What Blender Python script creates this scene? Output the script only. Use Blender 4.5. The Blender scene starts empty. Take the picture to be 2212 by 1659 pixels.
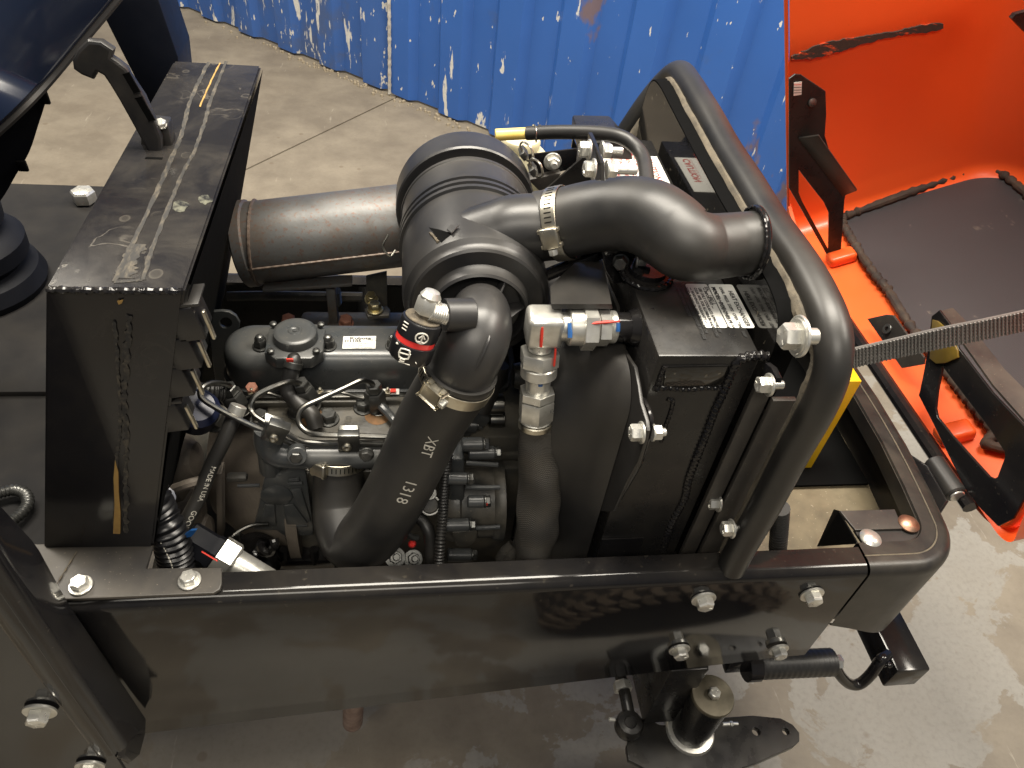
import bpy, bmesh, math, random
from mathutils import Vector as V, Matrix, Quaternion
random.seed(7)
R = math.radians
S = bpy.context.scene
COL = S.collection

# ---------------------------------------------------------------- camera
# photo pixels are read in a 2212 x 1659 frame; the axes below are the vehicle's
# length (X), width (Y, away from the camera) and down, seen from the camera.
F, PX, PY = 1600.0, 1106.0, 829.5
AX = V((.989, -.005, .145)).normalized()
AY = V((-.106, -.6945, .7114)); AY = (AY - AX * AX.dot(AY)).normalized()
AD = AX.cross(AY); AD = AD if AD.y > 0 else -AD
EYE = V((-0.118, -0.427, 0.726))
cam = bpy.data.cameras.new('camera'); co = bpy.data.objects.new('camera', cam); COL.objects.link(co)
cx = V((AX.x, AY.x, -AD.x)); cy = -V((AX.y, AY.y, -AD.y)); cz = -V((AX.z, AY.z, -AD.z))
co.matrix_world = Matrix(((cx.x, cy.x, cz.x, EYE.x), (cx.y, cy.y, cz.y, EYE.y), (cx.z, cy.z, cz.z, EYE.z), (0, 0, 0, 1)))
cam.sensor_width = 36; cam.lens = 36 * F / 2212; cam.clip_start = .02; cam.clip_end = 100
S.camera = co
FLOOR = -.70

# ---------------------------------------------------------------- light
w = bpy.data.worlds.new('World'); S.world = w; w.use_nodes = True
w.node_tree.nodes['Background'].inputs[0].default_value = (.84, .89, 1, 1)
w.node_tree.nodes['Background'].inputs[1].default_value = .12
def area(name, loc, aim, sx, sy, power, col=(1, .925, .80)):
    l = bpy.data.lights.new(name, 'AREA'); l.shape = 'RECTANGLE'; l.size = sx; l.size_y = sy
    l.energy = power; l.color = col
    o = bpy.data.objects.new(name, l); COL.objects.link(o); o.location = loc
    o.rotation_euler = (V(aim) - V(loc)).to_track_quat('-Z', 'Y').to_euler()
area('ceiling_or_fill_lamp', (.10, .55, 3.1), (.1, .25, 0), 2.2, .8, 225)
area('ceiling_or_fill_lamp', (-2.6, 2.6, 3.6), (-.6, 1.2, 0), 2.2, .8, 180)
area('ceiling_or_fill_lamp', (2.9, .2, 3.5), (.9, .3, 0), 2.2, .8, 225)
area('ceiling_or_fill_lamp', (-.5, -2.1, 3.0), (-.1, .2, 0), 2.2, .8, 58)  # added fill from behind the camera, lights the engine bay from the front
S.view_settings.view_transform = 'Standard'; S.view_settings.look = 'None'
S.view_settings.exposure = .22; S.view_settings.gamma = 1

# ---------------------------------------------------------------- pixels to points
CR = dict(A=(0, 0, .446), B=(0, 680, .3858), C=(0, 1280, .3858), D=(400, 680, .28933), E=(380, 1000, .28933),
          F=(940, 260, .28926), G=(940, 660, .28926), H=(900, 1000, .26528), I=(1200, 260, .31646), J=(1320, 660, .36166),
          K=(1320, 1100, .36166), L=(1500, 120, .36164), M=(1900, 0, .44595), N=(1900, 700, .37373), O=(1700, 1280, .38879),
          Q=(400, 0, .72333))
def at(*a, x=None, y=None, z=None):
    if isinstance(a[0], str):
        ox, oy, k = CR[a[0]]; u, v = (ox + a[1] * k) * .8640625, (oy + a[2] * k) * .8640625
    else: u, v = a
    r = V((u - PX, v - PY, F)); d = V((r.dot(AX), r.dot(AY), -r.dot(AD)))
    if x is not None: t = (x - EYE.x) / d.x
    elif y is not None: t = (y - EYE.y) / d.y
    else: t = (z - EYE.z) / d.z
    return EYE + d * t
def pts(c, ps, **k): return [at(c, *p, **k) for p in ps]
def ptsy(c, ps): return [at(c, p[0], p[1], y=p[2]) for p in ps]
def ptsz(c, ps): return [at(c, p[0], p[1], z=p[2]) for p in ps]

# ---------------------------------------------------------------- mesh helpers
def frame(ax, hint=None):
    ax = V(ax).normalized()
    h = V(hint) if hint else (V((0, 0, 1)) if abs(ax.z) < .9 else V((1, 0, 0)))
    u = (h - ax * ax.dot(h)).normalized()
    return u, ax.cross(u), ax
def crom(P, n):
    if n < 2 or len(P) < 3: return [V(p) for p in P]
    P = [V(p) for p in P]; Q = [P[0] * 2 - P[1]] + P + [P[-1] * 2 - P[-2]]; out = []
    for i in range(1, len(Q) - 2):
        a, b, c, d = Q[i - 1:i + 3]
        for j in range(n):
            t = j / n
            out.append(.5 * (2 * b + (c - a) * t + (2 * a - 5 * b + 4 * c - d) * t * t + (3 * b - a - 3 * c + d) * t ** 3))
    return out + [P[-1]]
def ribbon(P, w, nrm, sub=6, jit=.35, th=.0005):     # flat ragged smear following a path
    Q = crom(P, sub); nrm = V(nrm).normalized(); a, b = [], []
    for i in range(len(Q)):
        t = (Q[min(i + 1, len(Q) - 1)] - Q[max(i - 1, 0)]).normalized(); s = t.cross(nrm).normalized()
        a.append(Q[i] + s * w * (1 + random.uniform(-jit, jit)) / 2 + nrm * th); b.append(Q[i] - s * w * (1 + random.uniform(-jit, jit)) / 2 + nrm * th)
    return MB().grid([a, b], -nrm * th)
class MB:
    def __init__(s): s.v = []; s.f = []
    def add(s, vs, fs):
        n = len(s.v); s.v += [V(p) for p in vs]; s.f += [[n + i for i in f] for f in fs]; return s
    def bm(s, b):
        b.verts.ensure_lookup_table(); b.verts.index_update()
        s.add([v.co.copy() for v in b.verts], [[v.index for v in f.verts] for f in b.faces]); b.free(); return s
    def obox(s, o, ex, ey, ez, bev=0, seg=2):
        o, ex, ey, ez = V(o), V(ex), V(ey), V(ez)
        b = bmesh.new(); bmesh.ops.create_cube(b, size=1)
        for v in b.verts: v.co = o + ex * v.co.x + ey * v.co.y + ez * v.co.z
        if ex.cross(ey).dot(ez) < 0: bmesh.ops.reverse_faces(b, faces=b.faces)
        if bev: bmesh.ops.bevel(b, geom=b.edges, offset=bev, segments=seg, affect='EDGES', profile=.5)
        return s.bm(b)
    def box(s, a, c, bev=0, seg=2):
        a, c = V(a), V(c); d = c - a
        return s.obox((a + c) / 2, (d.x, 0, 0), (0, d.y, 0), (0, 0, d.z), bev, seg)
    def prism(s, P, ext, bev=0, seg=2):
        P = [V(p) for p in P]; ext = V(ext); b = bmesh.new(); n = len(P)
        v0 = [b.verts.new(p) for p in P]; v1 = [b.verts.new(p + ext) for p in P]
        b.faces.new(v0); b.faces.new(v1[::-1])
        for i in range(n): b.faces.new((v0[i], v1[i], v1[(i + 1) % n], v0[(i + 1) % n]))
        bmesh.ops.recalc_face_normals(b, faces=b.faces)
        if bev: bmesh.ops.bevel(b, geom=b.edges, offset=bev, segments=seg, affect='EDGES', profile=.5)
        bmesh.ops.triangulate(b, faces=[f for f in b.faces if len(f.verts) > 4])
        return s.bm(b)
    def lathe(s, p, ax, prof, seg=24, hint=None, a0=0):
        p = V(p); u, w_, ax = frame(ax, hint); n = len(s.v); m = len(prof)
        for r, h in prof:
            for k in range(seg):
                t = a0 + 2 * math.pi * k / seg
                s.v.append(p + ax * h + (u * math.cos(t) + w_ * math.sin(t)) * max(r, 0))
        for i in range(m - 1):
            for k in range(seg):
                a, b = n + i * seg + k, n + i * seg + (k + 1) % seg
                s.f.append([a, b, b + seg, a + seg])
        if prof[0][0] > 1e-6: s.f.append([n + k for k in range(seg)][::-1])
        if prof[-1][0] > 1e-6: s.f.append([n + (m - 1) * seg + k for k in range(seg)])
        return s
    def ring(s, p, ax, ro, ri, h, seg=28, bev=.0006):
        b = bev
        return s.lathe(p, ax, [(ri, 0), (ro - b, 0), (ro, b), (ro, h - b), (ro - b, h), (ri, h), (ri, 0)], seg) and s._open(seg)
    def _open(s, seg):
        s.f = s.f[:-2]; return s
    def cyl(s, a, c, r, r2=None, seg=20, bev=.0008):
        a, c = V(a), V(c); L = (c - a).length; r2 = r if r2 is None else r2; b = min(bev, L / 3)
        return s.lathe(a, c - a, [(r - b, 0), (r, b), (r2, L - b), (r2 - b, L)], seg)
    def hexa(s, p, ax, af, h, hint=None, ch=.12):
        r = af / math.sqrt(3)
        return s.lathe(p, ax, [(r * .98, 0), (r, h * .04), (r, h * (1 - ch)), (r * .88, h)], 6, hint)
    def tube(s, P, r, seg=12, sub=6, cap=True, rf=None, flat=None):
        Q = crom(P, sub); n = len(Q); b0 = len(s.v)
        rs = r if isinstance(r, (list, tuple)) else None
        def rad(i):
            t = i / max(1, n - 1)
            if rs:
                q = t * (len(rs) - 1); j = min(int(q), len(rs) - 2); q -= j; rr = rs[j] * (1 - q) + rs[j + 1] * q
            else: rr = r
            return rr
        T = [(Q[min(i + 1, n - 1)] - Q[max(i - 1, 0)]).normalized() for i in range(n)]
        u = frame(T[0])[0]; dist = 0
        for i in range(n):
            if i: dist += (Q[i] - Q[i - 1]).length
            u = (u - T[i] * T[i].dot(u)).normalized(); w_ = T[i].cross(u); rr = rad(i)
            for k in range(seg):
                t = 2 * math.pi * k / seg; q = rr * (rf(dist, t, i / max(1, n - 1)) if rf else 1)
                s.v.append(Q[i] + (u * math.cos(t) + w_ * math.sin(t)) * q)
        for i in range(n - 1):
            for k in range(seg):
                a, c = b0 + i * seg + k, b0 + i * seg + (k + 1) % seg
                s.f.append([a, c, c + seg, a + seg])
        if cap:
            s.f.append([b0 + k for k in range(seg)][::-1]); s.f.append([b0 + (n - 1) * seg + k for k in range(seg)])
        return s
    def corr(s, P, r, pitch, amp, seg=14):          # corrugated conduit
        Q = crom(P, 24); L = sum((Q[i + 1] - Q[i]).length for i in range(len(Q) - 1)); n = max(8, int(L / pitch * 6))
        out = [Q[0]]; step = L / n; acc = 0
        for i in range(len(Q) - 1):
            a, c = Q[i], Q[i + 1]; d = (c - a).length; t = step - acc
            while t <= d: out.append(a.lerp(c, t / d)); t += step
            acc = d - (t - step)
        return s.tube(out, r, seg, 1, True, lambda d, t, q: 1 + amp * math.cos(2 * math.pi * d / pitch))
    def bead(s, P, r, pitch=None, amp=.25, seg=8, sub=8):
        Q = crom(P, sub); out = [Q[0]]
        pitch = pitch or r * 1.6; step = pitch / 5; acc = 0
        for i in range(len(Q) - 1):
            a, c = Q[i], Q[i + 1]; d = (c - a).length; t = step - acc
            while t <= d and d > 0: out.append(a.lerp(c, t / d)); t += step
            acc = d - (t - step)
        ph = random.random() * 9
        return s.tube(out, r, seg, 1, True, lambda d, t, q: 1 + amp * math.sin(2 * math.pi * d / pitch + ph + .6 * math.sin(d * 310)) + .12 * math.sin(d * 977 + 2 * t))
    def grid(s, rows, thick=None):                   # rows of points -> sheet (optionally solid)
        m, n = len(rows), len(rows[0]); b0 = len(s.v)
        for r_ in rows: s.v += [V(p) for p in r_]
        for i in range(m - 1):
            for j in range(n - 1):
                a = b0 + i * n + j; s.f.append([a, a + 1, a + n + 1, a + n])
        if thick:
            th = V(thick); b1 = len(s.v)
            for r_ in rows: s.v += [V(p) + th for p in r_]
            for i in range(m - 1):
                for j in range(n - 1):
                    a = b1 + i * n + j; s.f.append([a, a + n, a + n + 1, a + 1])
            bd = [j for j in range(n)] + [i * n + n - 1 for i in range(1, m)] + [(m - 1) * n + j for j in range(n - 2, -1, -1)] + [i * n for i in range(m - 2, 0, -1)]
            for i in range(len(bd)):
                a, c = bd[i], bd[(i + 1) % len(bd)]; s.f.append([b0 + c, b0 + a, b1 + a, b1 + c])
        return s
    def mesh(s, c, ang=35, fix=True):
        me = bpy.data.meshes.new('mesh'); me.from_pydata([tuple(p - c) for p in s.v], [], s.f); me.update()
        if fix:
            b = bmesh.new(); b.from_mesh(me); bmesh.ops.recalc_face_normals(b, faces=b.faces); b.to_mesh(me); b.free()
        me.shade_smooth(); me.set_sharp_from_angle(angle=R(ang)); return me
    def obj(s, name, mat, parent=None, ang=35, fix=True):
        lo = V([min(p[i] for p in s.v) for i in range(3)]); hi = V([max(p[i] for p in s.v) for i in range(3)])
        c = (lo + hi) / 2; me = s.mesh(c, ang, fix); return link(name, me, mat, parent, c)
WP = {}
def link(name, me, mat, parent, c, rot=None):
    o = bpy.data.objects.new(name, me); COL.objects.link(o)
    if mat is not None and not me.materials: me.materials.append(mat)
    WP[o.name] = V(c); o.location = V(c)
    if rot: o.rotation_mode = 'QUATERNION'; o.rotation_quaternion = rot
    if parent: o.parent = parent; o.location = V(c) - WP[parent.name]
    return o
def thing(name, label, cat, loc, group=None):
    o = bpy.data.objects.new(name, None); COL.objects.link(o); o.location = loc; WP[o.name] = V(loc); o.empty_display_size = .02
    return tag(o, label, cat, group)
def tag(o, label, cat, group=None, kind=None):
    if label: o['label'] = label
    if cat: o['category'] = cat
    if group: o['group'] = group
    if kind: o['kind'] = kind
    return o
_bm = {}
def bolt(parent, p, ax, mat, af=.018, h=None, fl=1.45, name='bolt', spin=None, dome=False, stud=0):
    h = h or af * .55; key = (af, h, fl, dome, stud, mat.name)
    if key not in _bm:
        m = MB(); t = af * .13
        if fl: m.lathe((0, 0, 0), (0, 0, 1), [(af * fl / 2 - .0003, 0), (af * fl / 2, .0004), (af * fl / 2, t), (af * fl / 2 - .0006, t + .0005), (af * .56, t * 1.35), (.0, t * 1.35)], 28)
        m.hexa((0, 0, t * .9), (0, 0, 1), af, h, ch=.16)
        if dome: m.lathe((0, 0, h + t * .8), (0, 0, 1), [(af * .44, 0), (af * .42, af * .2), (af * .3, af * .38), (af * .12, af * .46), (0, af * .47)], 16)
        elif stud: m.cyl((0, 0, h), (0, 0, h + stud), af * .3, seg=14)
        else:
            m.lathe((0, 0, h + t * .9), (0, 0, 1), [(af * .45, 0), (af * .42, .0003), (0, .0003)], 20)
            for k in range(3):
                a = 2.1 * k + .3; d = V((math.cos(a), math.sin(a), 0)); e = V((-d.y, d.x, 0))
                m.obox(V((0, 0, h + t * .9 + .0004)) + d * af * .27, d * af * .22, e * af * .035, V((0, 0, .0006)))
        _bm[key] = m.mesh(V((0, 0, 0)), 30)
    q = V((0, 0, 1)).rotation_difference(V(ax).normalized())
    q = q @ Quaternion((0, 0, 1), random.random() * 6 if spin is None else spin)
    return link(name, _bm[key], mat, parent, V(p), q)
def outline(name, loops, o, ux, uy, depth, mat, parent, bev=0):  # plate with holes from 2D loops
    cu = bpy.data.curves.new(name, 'CURVE'); cu.dimensions = '2D'; cu.fill_mode = 'BOTH'; cu.extrude = max(depth / 2 - bev, 1e-5); cu.bevel_depth = bev; cu.bevel_resolution = 1
    for L in loops:
        sp = cu.splines.new('POLY'); sp.points.add(len(L) - 1); sp.use_cyclic_u = True
        for q, p in zip(sp.points, L): q.co = (p[0], p[1], 0, 1)
    t = bpy.data.objects.new('t', cu); me = bpy.data.meshes.new_from_object(t); bpy.data.objects.remove(t)
    return place2d(name, me, o, ux, uy, mat, parent)
def place2d(name, me, o, ux, uy, mat, parent, warp=None):
    o, ux, uy = V(o), V(ux).normalized(), V(uy); uy = (uy - ux * ux.dot(uy)).normalized(); n = ux.cross(uy)
    for v in me.vertices:
        v.co = warp(v.co) if warp else o + ux * v.co.x + uy * v.co.y + n * v.co.z
    c = sum((v.co for v in me.vertices), V()) / max(1, len(me.vertices))
    for v in me.vertices: v.co -= c
    me.materials.clear(); me.update(); me.shade_smooth(); me.set_sharp_from_angle(angle=R(35))
    return link(name, me, mat, parent, c)
def plate(name, P3, th, mat, parent, holes=(), bev=.0006):     # planar world polygon, thickness along its normal
    P3 = [V(p) for p in P3]; o = P3[0]; ux = (P3[1] - o).normalized(); n = V()
    for i in range(len(P3)): n += (P3[i] - o).cross(P3[(i + 1) % len(P3)] - o)
    n.normalize(); uy = n.cross(ux)
    f = lambda L: [((V(p) - o).dot(ux), (V(p) - o).dot(uy)) for p in L]
    return outline(name, [f(P3)] + [f(h) for h in holes], o, ux, uy, th, mat, parent, bev)
def words(s, size, o, ux, uy, mat, parent, name='lettering', al='LEFT', warp=None, bold=0, sx=1):
    cu = bpy.data.curves.new('t', 'FONT'); cu.body = s; cu.size = size; cu.align_x = al; cu.resolution_u = 2; cu.offset = bold; cu.extrude = 0
    t = bpy.data.objects.new('t', cu); me = bpy.data.meshes.new_from_object(t); bpy.data.objects.remove(t)
    if sx != 1:
        for v in me.vertices: v.co.x *= sx
    return place2d(name, me, o, ux, uy, mat, parent, warp)
# ---------------------------------------------------------------- materials
class NT:
    def __init__(s, name):
        s.m = bpy.data.materials.new(name); s.m.use_nodes = True; s.t = s.m.node_tree; s.n = s.t.nodes; s.b = s.n['Principled BSDF']
        s.co = s.n.new('ShaderNodeTexCoord').outputs['Object']
    def new(s, kind, **k):
        x = s.n.new('ShaderNode' + kind)
        for a, b in k.items(): setattr(x, a, b)
        return x
    def set(s, sock, v):
        if hasattr(v, 'is_output'): s.t.links.new(v, sock)
        elif isinstance(v, (tuple, list)) and len(v) == 3 and sock.type == 'RGBA': sock.default_value = (*v, 1)
        else: sock.default_value = v
    def geo(s, o='Position'): return s.new('NewGeometry').outputs[o]
    def map(s, v, sc=(1, 1, 1), loc=(0, 0, 0), rot=(0, 0, 0)):
        x = s.new('Mapping'); s.set(x.inputs[0], v); x.inputs[1].default_value = loc; x.inputs[2].default_value = rot; x.inputs[3].default_value = sc; return x.outputs[0]
    def noise(s, scale, detail=4, rough=.55, v=None, dist=0):
        x = s.new('TexNoise'); s.set(x.inputs['Vector'], v or s.co); x.inputs['Scale'].default_value = scale; x.inputs['Detail'].default_value = detail; x.inputs['Roughness'].default_value = rough; x.inputs['Distortion'].default_value = dist; return x.outputs[0]
    def vor(s, scale, v=None, feat='F1'):
        x = s.new('TexVoronoi', feature=feat); s.set(x.inputs['Vector'], v or s.co); x.inputs['Scale'].default_value = scale; return x.outputs[0]
    def ramp(s, f, stops):
        x = s.new('ValToRGB'); s.set(x.inputs[0], f); e = x.color_ramp.elements
        while len(e) < len(stops): e.new(.5)
        for i, (p, c) in enumerate(stops):
            e[i].position = p; e[i].color = (c, c, c, 1) if isinstance(c, (int, float)) else (*c, 1)
        return x.outputs[0]
    def mix(s, f, a, b):
        x = s.new('Mix', data_type='RGBA'); s.set(x.inputs[0], f); s.set(x.inputs[6], a); s.set(x.inputs[7], b); return x.outputs[2]
    def math(s, op, a, b=0., c=0.):
        x = s.new('Math', operation=op); s.set(x.inputs[0], a); s.set(x.inputs[1], b); s.set(x.inputs[2], c); return x.outputs[0]
    def sep(s, v):
        x = s.new('SeparateXYZ'); s.set(x.inputs[0], v); return x.outputs
    def bump(s, h, strength, dist=.001):
        x = s.new('Bump'); s.set(x.inputs['Height'], h); x.inputs['Strength'].default_value = strength; x.inputs['Distance'].default_value = dist; s.t.links.new(x.outputs[0], s.b.inputs['Normal'])
    def out(s, **k):
        nm = dict(col='Base Color', rough='Roughness', metal='Metallic', spec='Specular IOR Level', coat='Coat Weight', coatr='Coat Roughness', emit='Emission Color', es='Emission Strength')
        for a, b in k.items(): s.set(s.b.inputs[nm[a]], b)
        return s.m
DUST = (.17, .145, .105)
def mk(name, c, rough=.5, metal=0, c2=None, ns=40, dust=0, dustc=DUST, ds=30, up=0, bump=0, bs=300, bd=.0005, coat=0, spec=.5, rv=.12, speck=0):
    t = NT(name); col = c
    if c2 is not None: col = t.mix(t.ramp(t.noise(ns, 5), [(.35, 0), (.68, 1)]), c, c2)
    rr = t.math('MULTIPLY_ADD', t.noise(ns * 1.7, 4), rv * 2, rough - rv)
    if dust:
        d = t.ramp(t.noise(ds, 6, .62, dist=.4), [(.38, 0), (.75, 1)])
        f = t.math('MULTIPLY', d, dust)
        if up:
            nz = t.ramp(t.sep(t.geo('Normal'))[2], [(.15, 0), (.9, 1)])
            f = t.math('MULTIPLY_ADD', nz, t.math('MULTIPLY_ADD', d, up, up * .25), f)
        col = t.mix(f, col, dustc); rr = t.math('ADD', rr, t.math('MULTIPLY', f, .5))
    if speck:
        col = t.mix(t.math('MULTIPLY', t.ramp(t.noise(ns * 22, 2, .5), [(.69, 0), (.73, 1)]), speck), col, (.35, .3, .22))
    if bump: t.bump(t.noise(bs, 3), bump, bd)
    return t.out(col=col, rough=rr, metal=metal, coat=coat, spec=spec, coatr=.06)
m_gloss = mk('black_gloss_paint', (.006, .006, .0075), .12, c2=(.011, .0105, .011), ns=9, dust=.02, ds=14, up=.05, bump=.05, bs=60, bd=.001, speck=.05, rv=.04, spec=.30)
m_panel = mk('black_mirror_paint', (.006, .006, .0065), .07, c2=(.010, .0095, .009), ns=6, dust=.05, ds=9, rv=.03, speck=.2)
m_black = mk('black_satin_paint', (.009, .0088, .0095), .28, c2=(.014, .0135, .013), ns=24, dust=.06, ds=18, up=.02, speck=.12, bump=.06, bs=250, spec=.32)
m_deck = mk('worn_deck_paint', (.018, .017, .0165), .45, c2=(.034, .030, .026), ns=16, dust=.14, ds=11, up=.05, speck=.25, bump=.15, bs=160)
m_plast = mk('black_plastic', (.011, .0108, .011), .40, c2=(.017, .0165, .0165), ns=14, dust=.06, ds=8, up=.05, bump=.12, bs=500, bd=.0003, rv=.07)
m_clean = mk('air_cleaner_plastic', (.012, .0122, .0138), .36, c2=(.019, .019, .0195), ns=9, dust=.06, ds=10, up=.05, bump=.08, bs=420, bd=.0003, rv=.06)
m_rubber = mk('black_rubber', (.0115, .0115, .0118), .42, c2=(.018, .0175, .017), ns=12, dust=.08, ds=9, up=.02, bump=.1, bs=600, bd=.0002, rv=.07)
m_rubdust = mk('dusty_rubber', (.06, .052, .04), .8, c2=(.11, .09, .062), ns=60, dust=.45, ds=160, bump=.6, bs=900, bd=.0008)
m_trim = mk('rubber_trim', (.0095, .0095, .010), .38, c2=(.016, .0155, .015), ns=10, dust=.06, ds=9, up=.02, bump=.08, bs=300, rv=.07)
m_weld = mk('weld_steel', (.075, .058, .046), .45, .4, c2=(.12, .085, .065), ns=120)
m_eng = mk('engine_grey_paint', (.040, .044, .047), .28, c2=(.052, .055, .056), ns=18, dust=.12, ds=20, up=.05, bump=.12, bs=420, bd=.0004, rv=.07, speck=.2)
m_engd = mk('grimy_engine_casting', (.026, .028, .029), .38, c2=(.045, .042, .036), ns=22, dust=.30, ds=24, up=.12, bump=.35, bs=240, bd=.0009, speck=.4)
m_head = mk('head_casting', (.044, .044, .041), .48, c2=(.068, .062, .050), ns=26, dust=.30, ds=34, up=.16, dustc=(.15, .128, .09), bump=.4, bs=200, bd=.0012)
m_bell = mk('bell_casting', (.095, .080, .066), .6, c2=(.150, .126, .102), ns=16, dust=.3, ds=14, bump=.5, bs=260, bd=.001)
m_zinc = mk('zinc_plated', (.64, .63, .59), .30, .75, c2=(.53, .52, .47), ns=90, dust=.12, ds=120, bump=.1, bs=500, bd=.0002)
m_zincy = mk('yellow_zinc', (.55, .49, .30), .34, 1, c2=(.42, .36, .2), ns=90, dust=.2, ds=120)
m_alu = mk('clamp_steel', (.60, .57, .48), .30, 1, c2=(.46, .42, .33), ns=60, dust=.25, ds=70, dustc=(.28, .22, .13))
m_line = mk('fuel_line_steel', (.17, .17, .16), .32, 1, c2=(.12, .115, .105), ns=60, dust=.1, ds=60)
m_screw = mk('dark_screw', (.12, .12, .115), .35, .8, c2=(.08, .08, .075), ns=90)
m_rust = mk('rusty_bolt', (.20, .075, .045), .7, .2, c2=(.32, .15, .10), ns=140, bump=.4, bs=500)
m_red = mk('red_paint_mark', (.55, .035, .02), .45)
m_bluem = mk('blue_paint_mark', (.012, .07, .22), .4)
m_white = mk('white_print', (.55, .53, .47), .6, c2=(.38, .36, .31), ns=300)
m_sticker = mk('white_sticker', (.72, .71, .66), .38, dust=.12, ds=30)
m_ink = mk('black_ink', (.015, .015, .015), .5)
m_inkg = mk('grey_ink', (.07, .07, .065), .5)
m_redink = mk('red_ink', (.45, .035, .025), .5)
m_clearred = mk('red_indicator_band', (.62, .035, .03), .16, coat=.6)
m_cream = mk('cream_plastic', (.66, .61, .42), .42, c2=(.58, .52, .32), ns=25, dust=.1, ds=20)
m_amber = mk('amber_plastic', (.66, .52, .16), .4, c2=(.62, .45, .1), ns=50)
m_yellow = mk('yellow_paint', (.72, .47, .012), .36, c2=(.66, .42, .012), ns=30, dust=.1, ds=30, speck=.3)
m_navy = mk('navy_gloss_shell', (.004, .007, .018), .14, c2=(.006, .010, .022), ns=5, dust=.03, ds=8, rv=.05)
m_boot = mk('black_boot', (.0035, .004, .006), .6, c2=(.006, .0065, .009), ns=20, spec=.15)
m_foam = mk('dried_adhesive', (.045, .037, .027), .85, c2=(.105, .086, .058), ns=160, bump=.8, bs=900)
m_gold = mk('yellow_foam_residue', (.30, .18, .045), .8, c2=(.24, .14, .04), ns=120, bump=.6, bs=700)
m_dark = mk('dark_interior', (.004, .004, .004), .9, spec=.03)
m_latch = mk('latch_rubber', (.012, .012, .013), .32, c2=(.020, .019, .019), ns=40, dust=.12, ds=30)
m_post = mk('dark_post_paint', (.0045, .006, .011), .45, spec=.25)
m_pan = mk('dusty_pan', (.075, .062, .038), .5, c2=(.16, .13, .08), ns=10, dust=.5, ds=26, dustc=(.22, .18, .11), bump=.3, bs=220, speck=.7)
m_spring = mk('wire_steel', (.46, .44, .38), .28, 1)
m_indic = mk('indicator_black', (.007, .007, .008), .32)
m_deckd = mk('shaded_deck_paint', (.009, .009, .010), .72, c2=(.016, .015, .0145), ns=12, dust=.05, ds=9, bump=.2, bs=120, spec=.12)  # dark deck paint, darkened further for the shadow under the console shell
m_rail = mk('rail_gloss_paint', (.0055, .0055, .0068), .085, c2=(.009, .0088, .0092), ns=7, dust=.015, ds=10, up=.07, rv=.03, speck=.05, spec=.27)
m_lug = mk('tyre_lug', (.20, .155, .11), .75, c2=(.14, .11, .08), ns=30)

t = NT('adhesive_smear'); n_a = t.ramp(t.noise(120, 5, .7, t.map(t.co, (1, .4, 1))), [(.46, 0), (.70, 1)])
m_smear = t.out(col=t.mix(n_a, (.014, .013, .012), t.mix(t.noise(400, 2), (.045, .038, .028), (.12, .10, .07))), rough=.8); t.bump(n_a, .4, .001)
# cowl paint: glossy black with dried water marks
t = NT('cowl_paint'); n1 = t.noise(26, 3, .5, dist=.6); n2 = t.noise(60, 2, .5)
ringm = t.math('MULTIPLY', t.ramp(n1, [(.60, 0), (.612, 1), (.622, 1), (.634, 0)]), t.ramp(t.noise(9, 2), [(.45, 0), (.6, 1)]))
vr = t.vor(38, t.map(t.co, (1, .8, 1)))
spots = t.math('MULTIPLY', t.ramp(vr, [(.13, .35), (.19, 1), (.22, 0)]), t.ramp(t.noise(11, 2), [(.52, 0), (.60, 1)]))
haze_ = t.math('MULTIPLY', t.ramp(t.noise(14, 6, .65, dist=.5), [(.42, 0), (.75, 1)]), .28)
f = t.math('MINIMUM', t.math('ADD', t.math('ADD', t.math('MULTIPLY', ringm, .20), t.math('MULTIPLY', spots, .16)), t.math('MULTIPLY', haze_, .55)), 1.)
nz = t.ramp(t.sep(t.geo('Normal'))[2], [(.4, .12), (.8, 1)])
f = t.math('MULTIPLY', f, nz)
m_cowl = t.out(col=t.mix(f, t.mix(n2, (.008, .008, .010), (.013, .012, .012)), (.17, .15, .115)), rough=t.math('MULTIPLY_ADD', f, .5, .15), spec=.36)
t.bump(t.noise(70, 2), .05, .001)

# concrete floor
t = NT('concrete'); g = t.geo(); n1 = t.noise(1.1, 6, .6, g); n2 = t.noise(5, 8, .65, g); n3 = t.noise(90, 4, .6, g)
base = t.mix(t.ramp(n2, [(.38, 0), (.64, 1)]), (.150, .126, .094), (.212, .182, .137))
px_, py_, pz_ = t.sep(g)[0], t.sep(g)[1], t.sep(g)[2]
near = t.ramp(t.math('MULTIPLY_ADD', py_, -.45, t.math('MULTIPLY_ADD', px_, .30, .52)), [(.20, 0), (.50, 1)])
flake = t.ramp(t.noise(4.2, 9, .62, g, .35), [(.475, 0), (.492, 1)])
base = t.mix(t.math('MULTIPLY', near, t.math('MULTIPLY', flake, .85)), base, t.mix(n3, (.20, .19, .166), (.26, .246, .214)))
base = t.mix(t.math('MULTIPLY', t.ramp(t.noise(2.1, 4, .6, g), [(.5, 0), (.8, 1)]), .35), base, (.105, .078, .05))
spotm = t.ramp(t.vor(7, g), [(.05, 1), (.075, 0)])
base = t.mix(t.math('MULTIPLY', spotm, .5), base, (.12, .09, .06))
base = t.mix(t.math('MULTIPLY', t.ramp(t.noise(38, 5, .7, t.map(g, (1, .14, 1), rot=(0, 0, .7))), [(.66, 0), (.72, 1)]), .35), base, (.42, .38, .31))
base = t.mix(t.math('MULTIPLY', t.ramp(n3, [(.3, 1), (.5, 0)]), .16), base, (.10, .08, .055))
t.bump(t.math('ADD', n3, t.math('MULTIPLY', flake, .25)), .25, .002)
m_conc = t.out(col=base, rough=t.math('MULTIPLY_ADD', n2, .3, .42), spec=.35)
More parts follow.
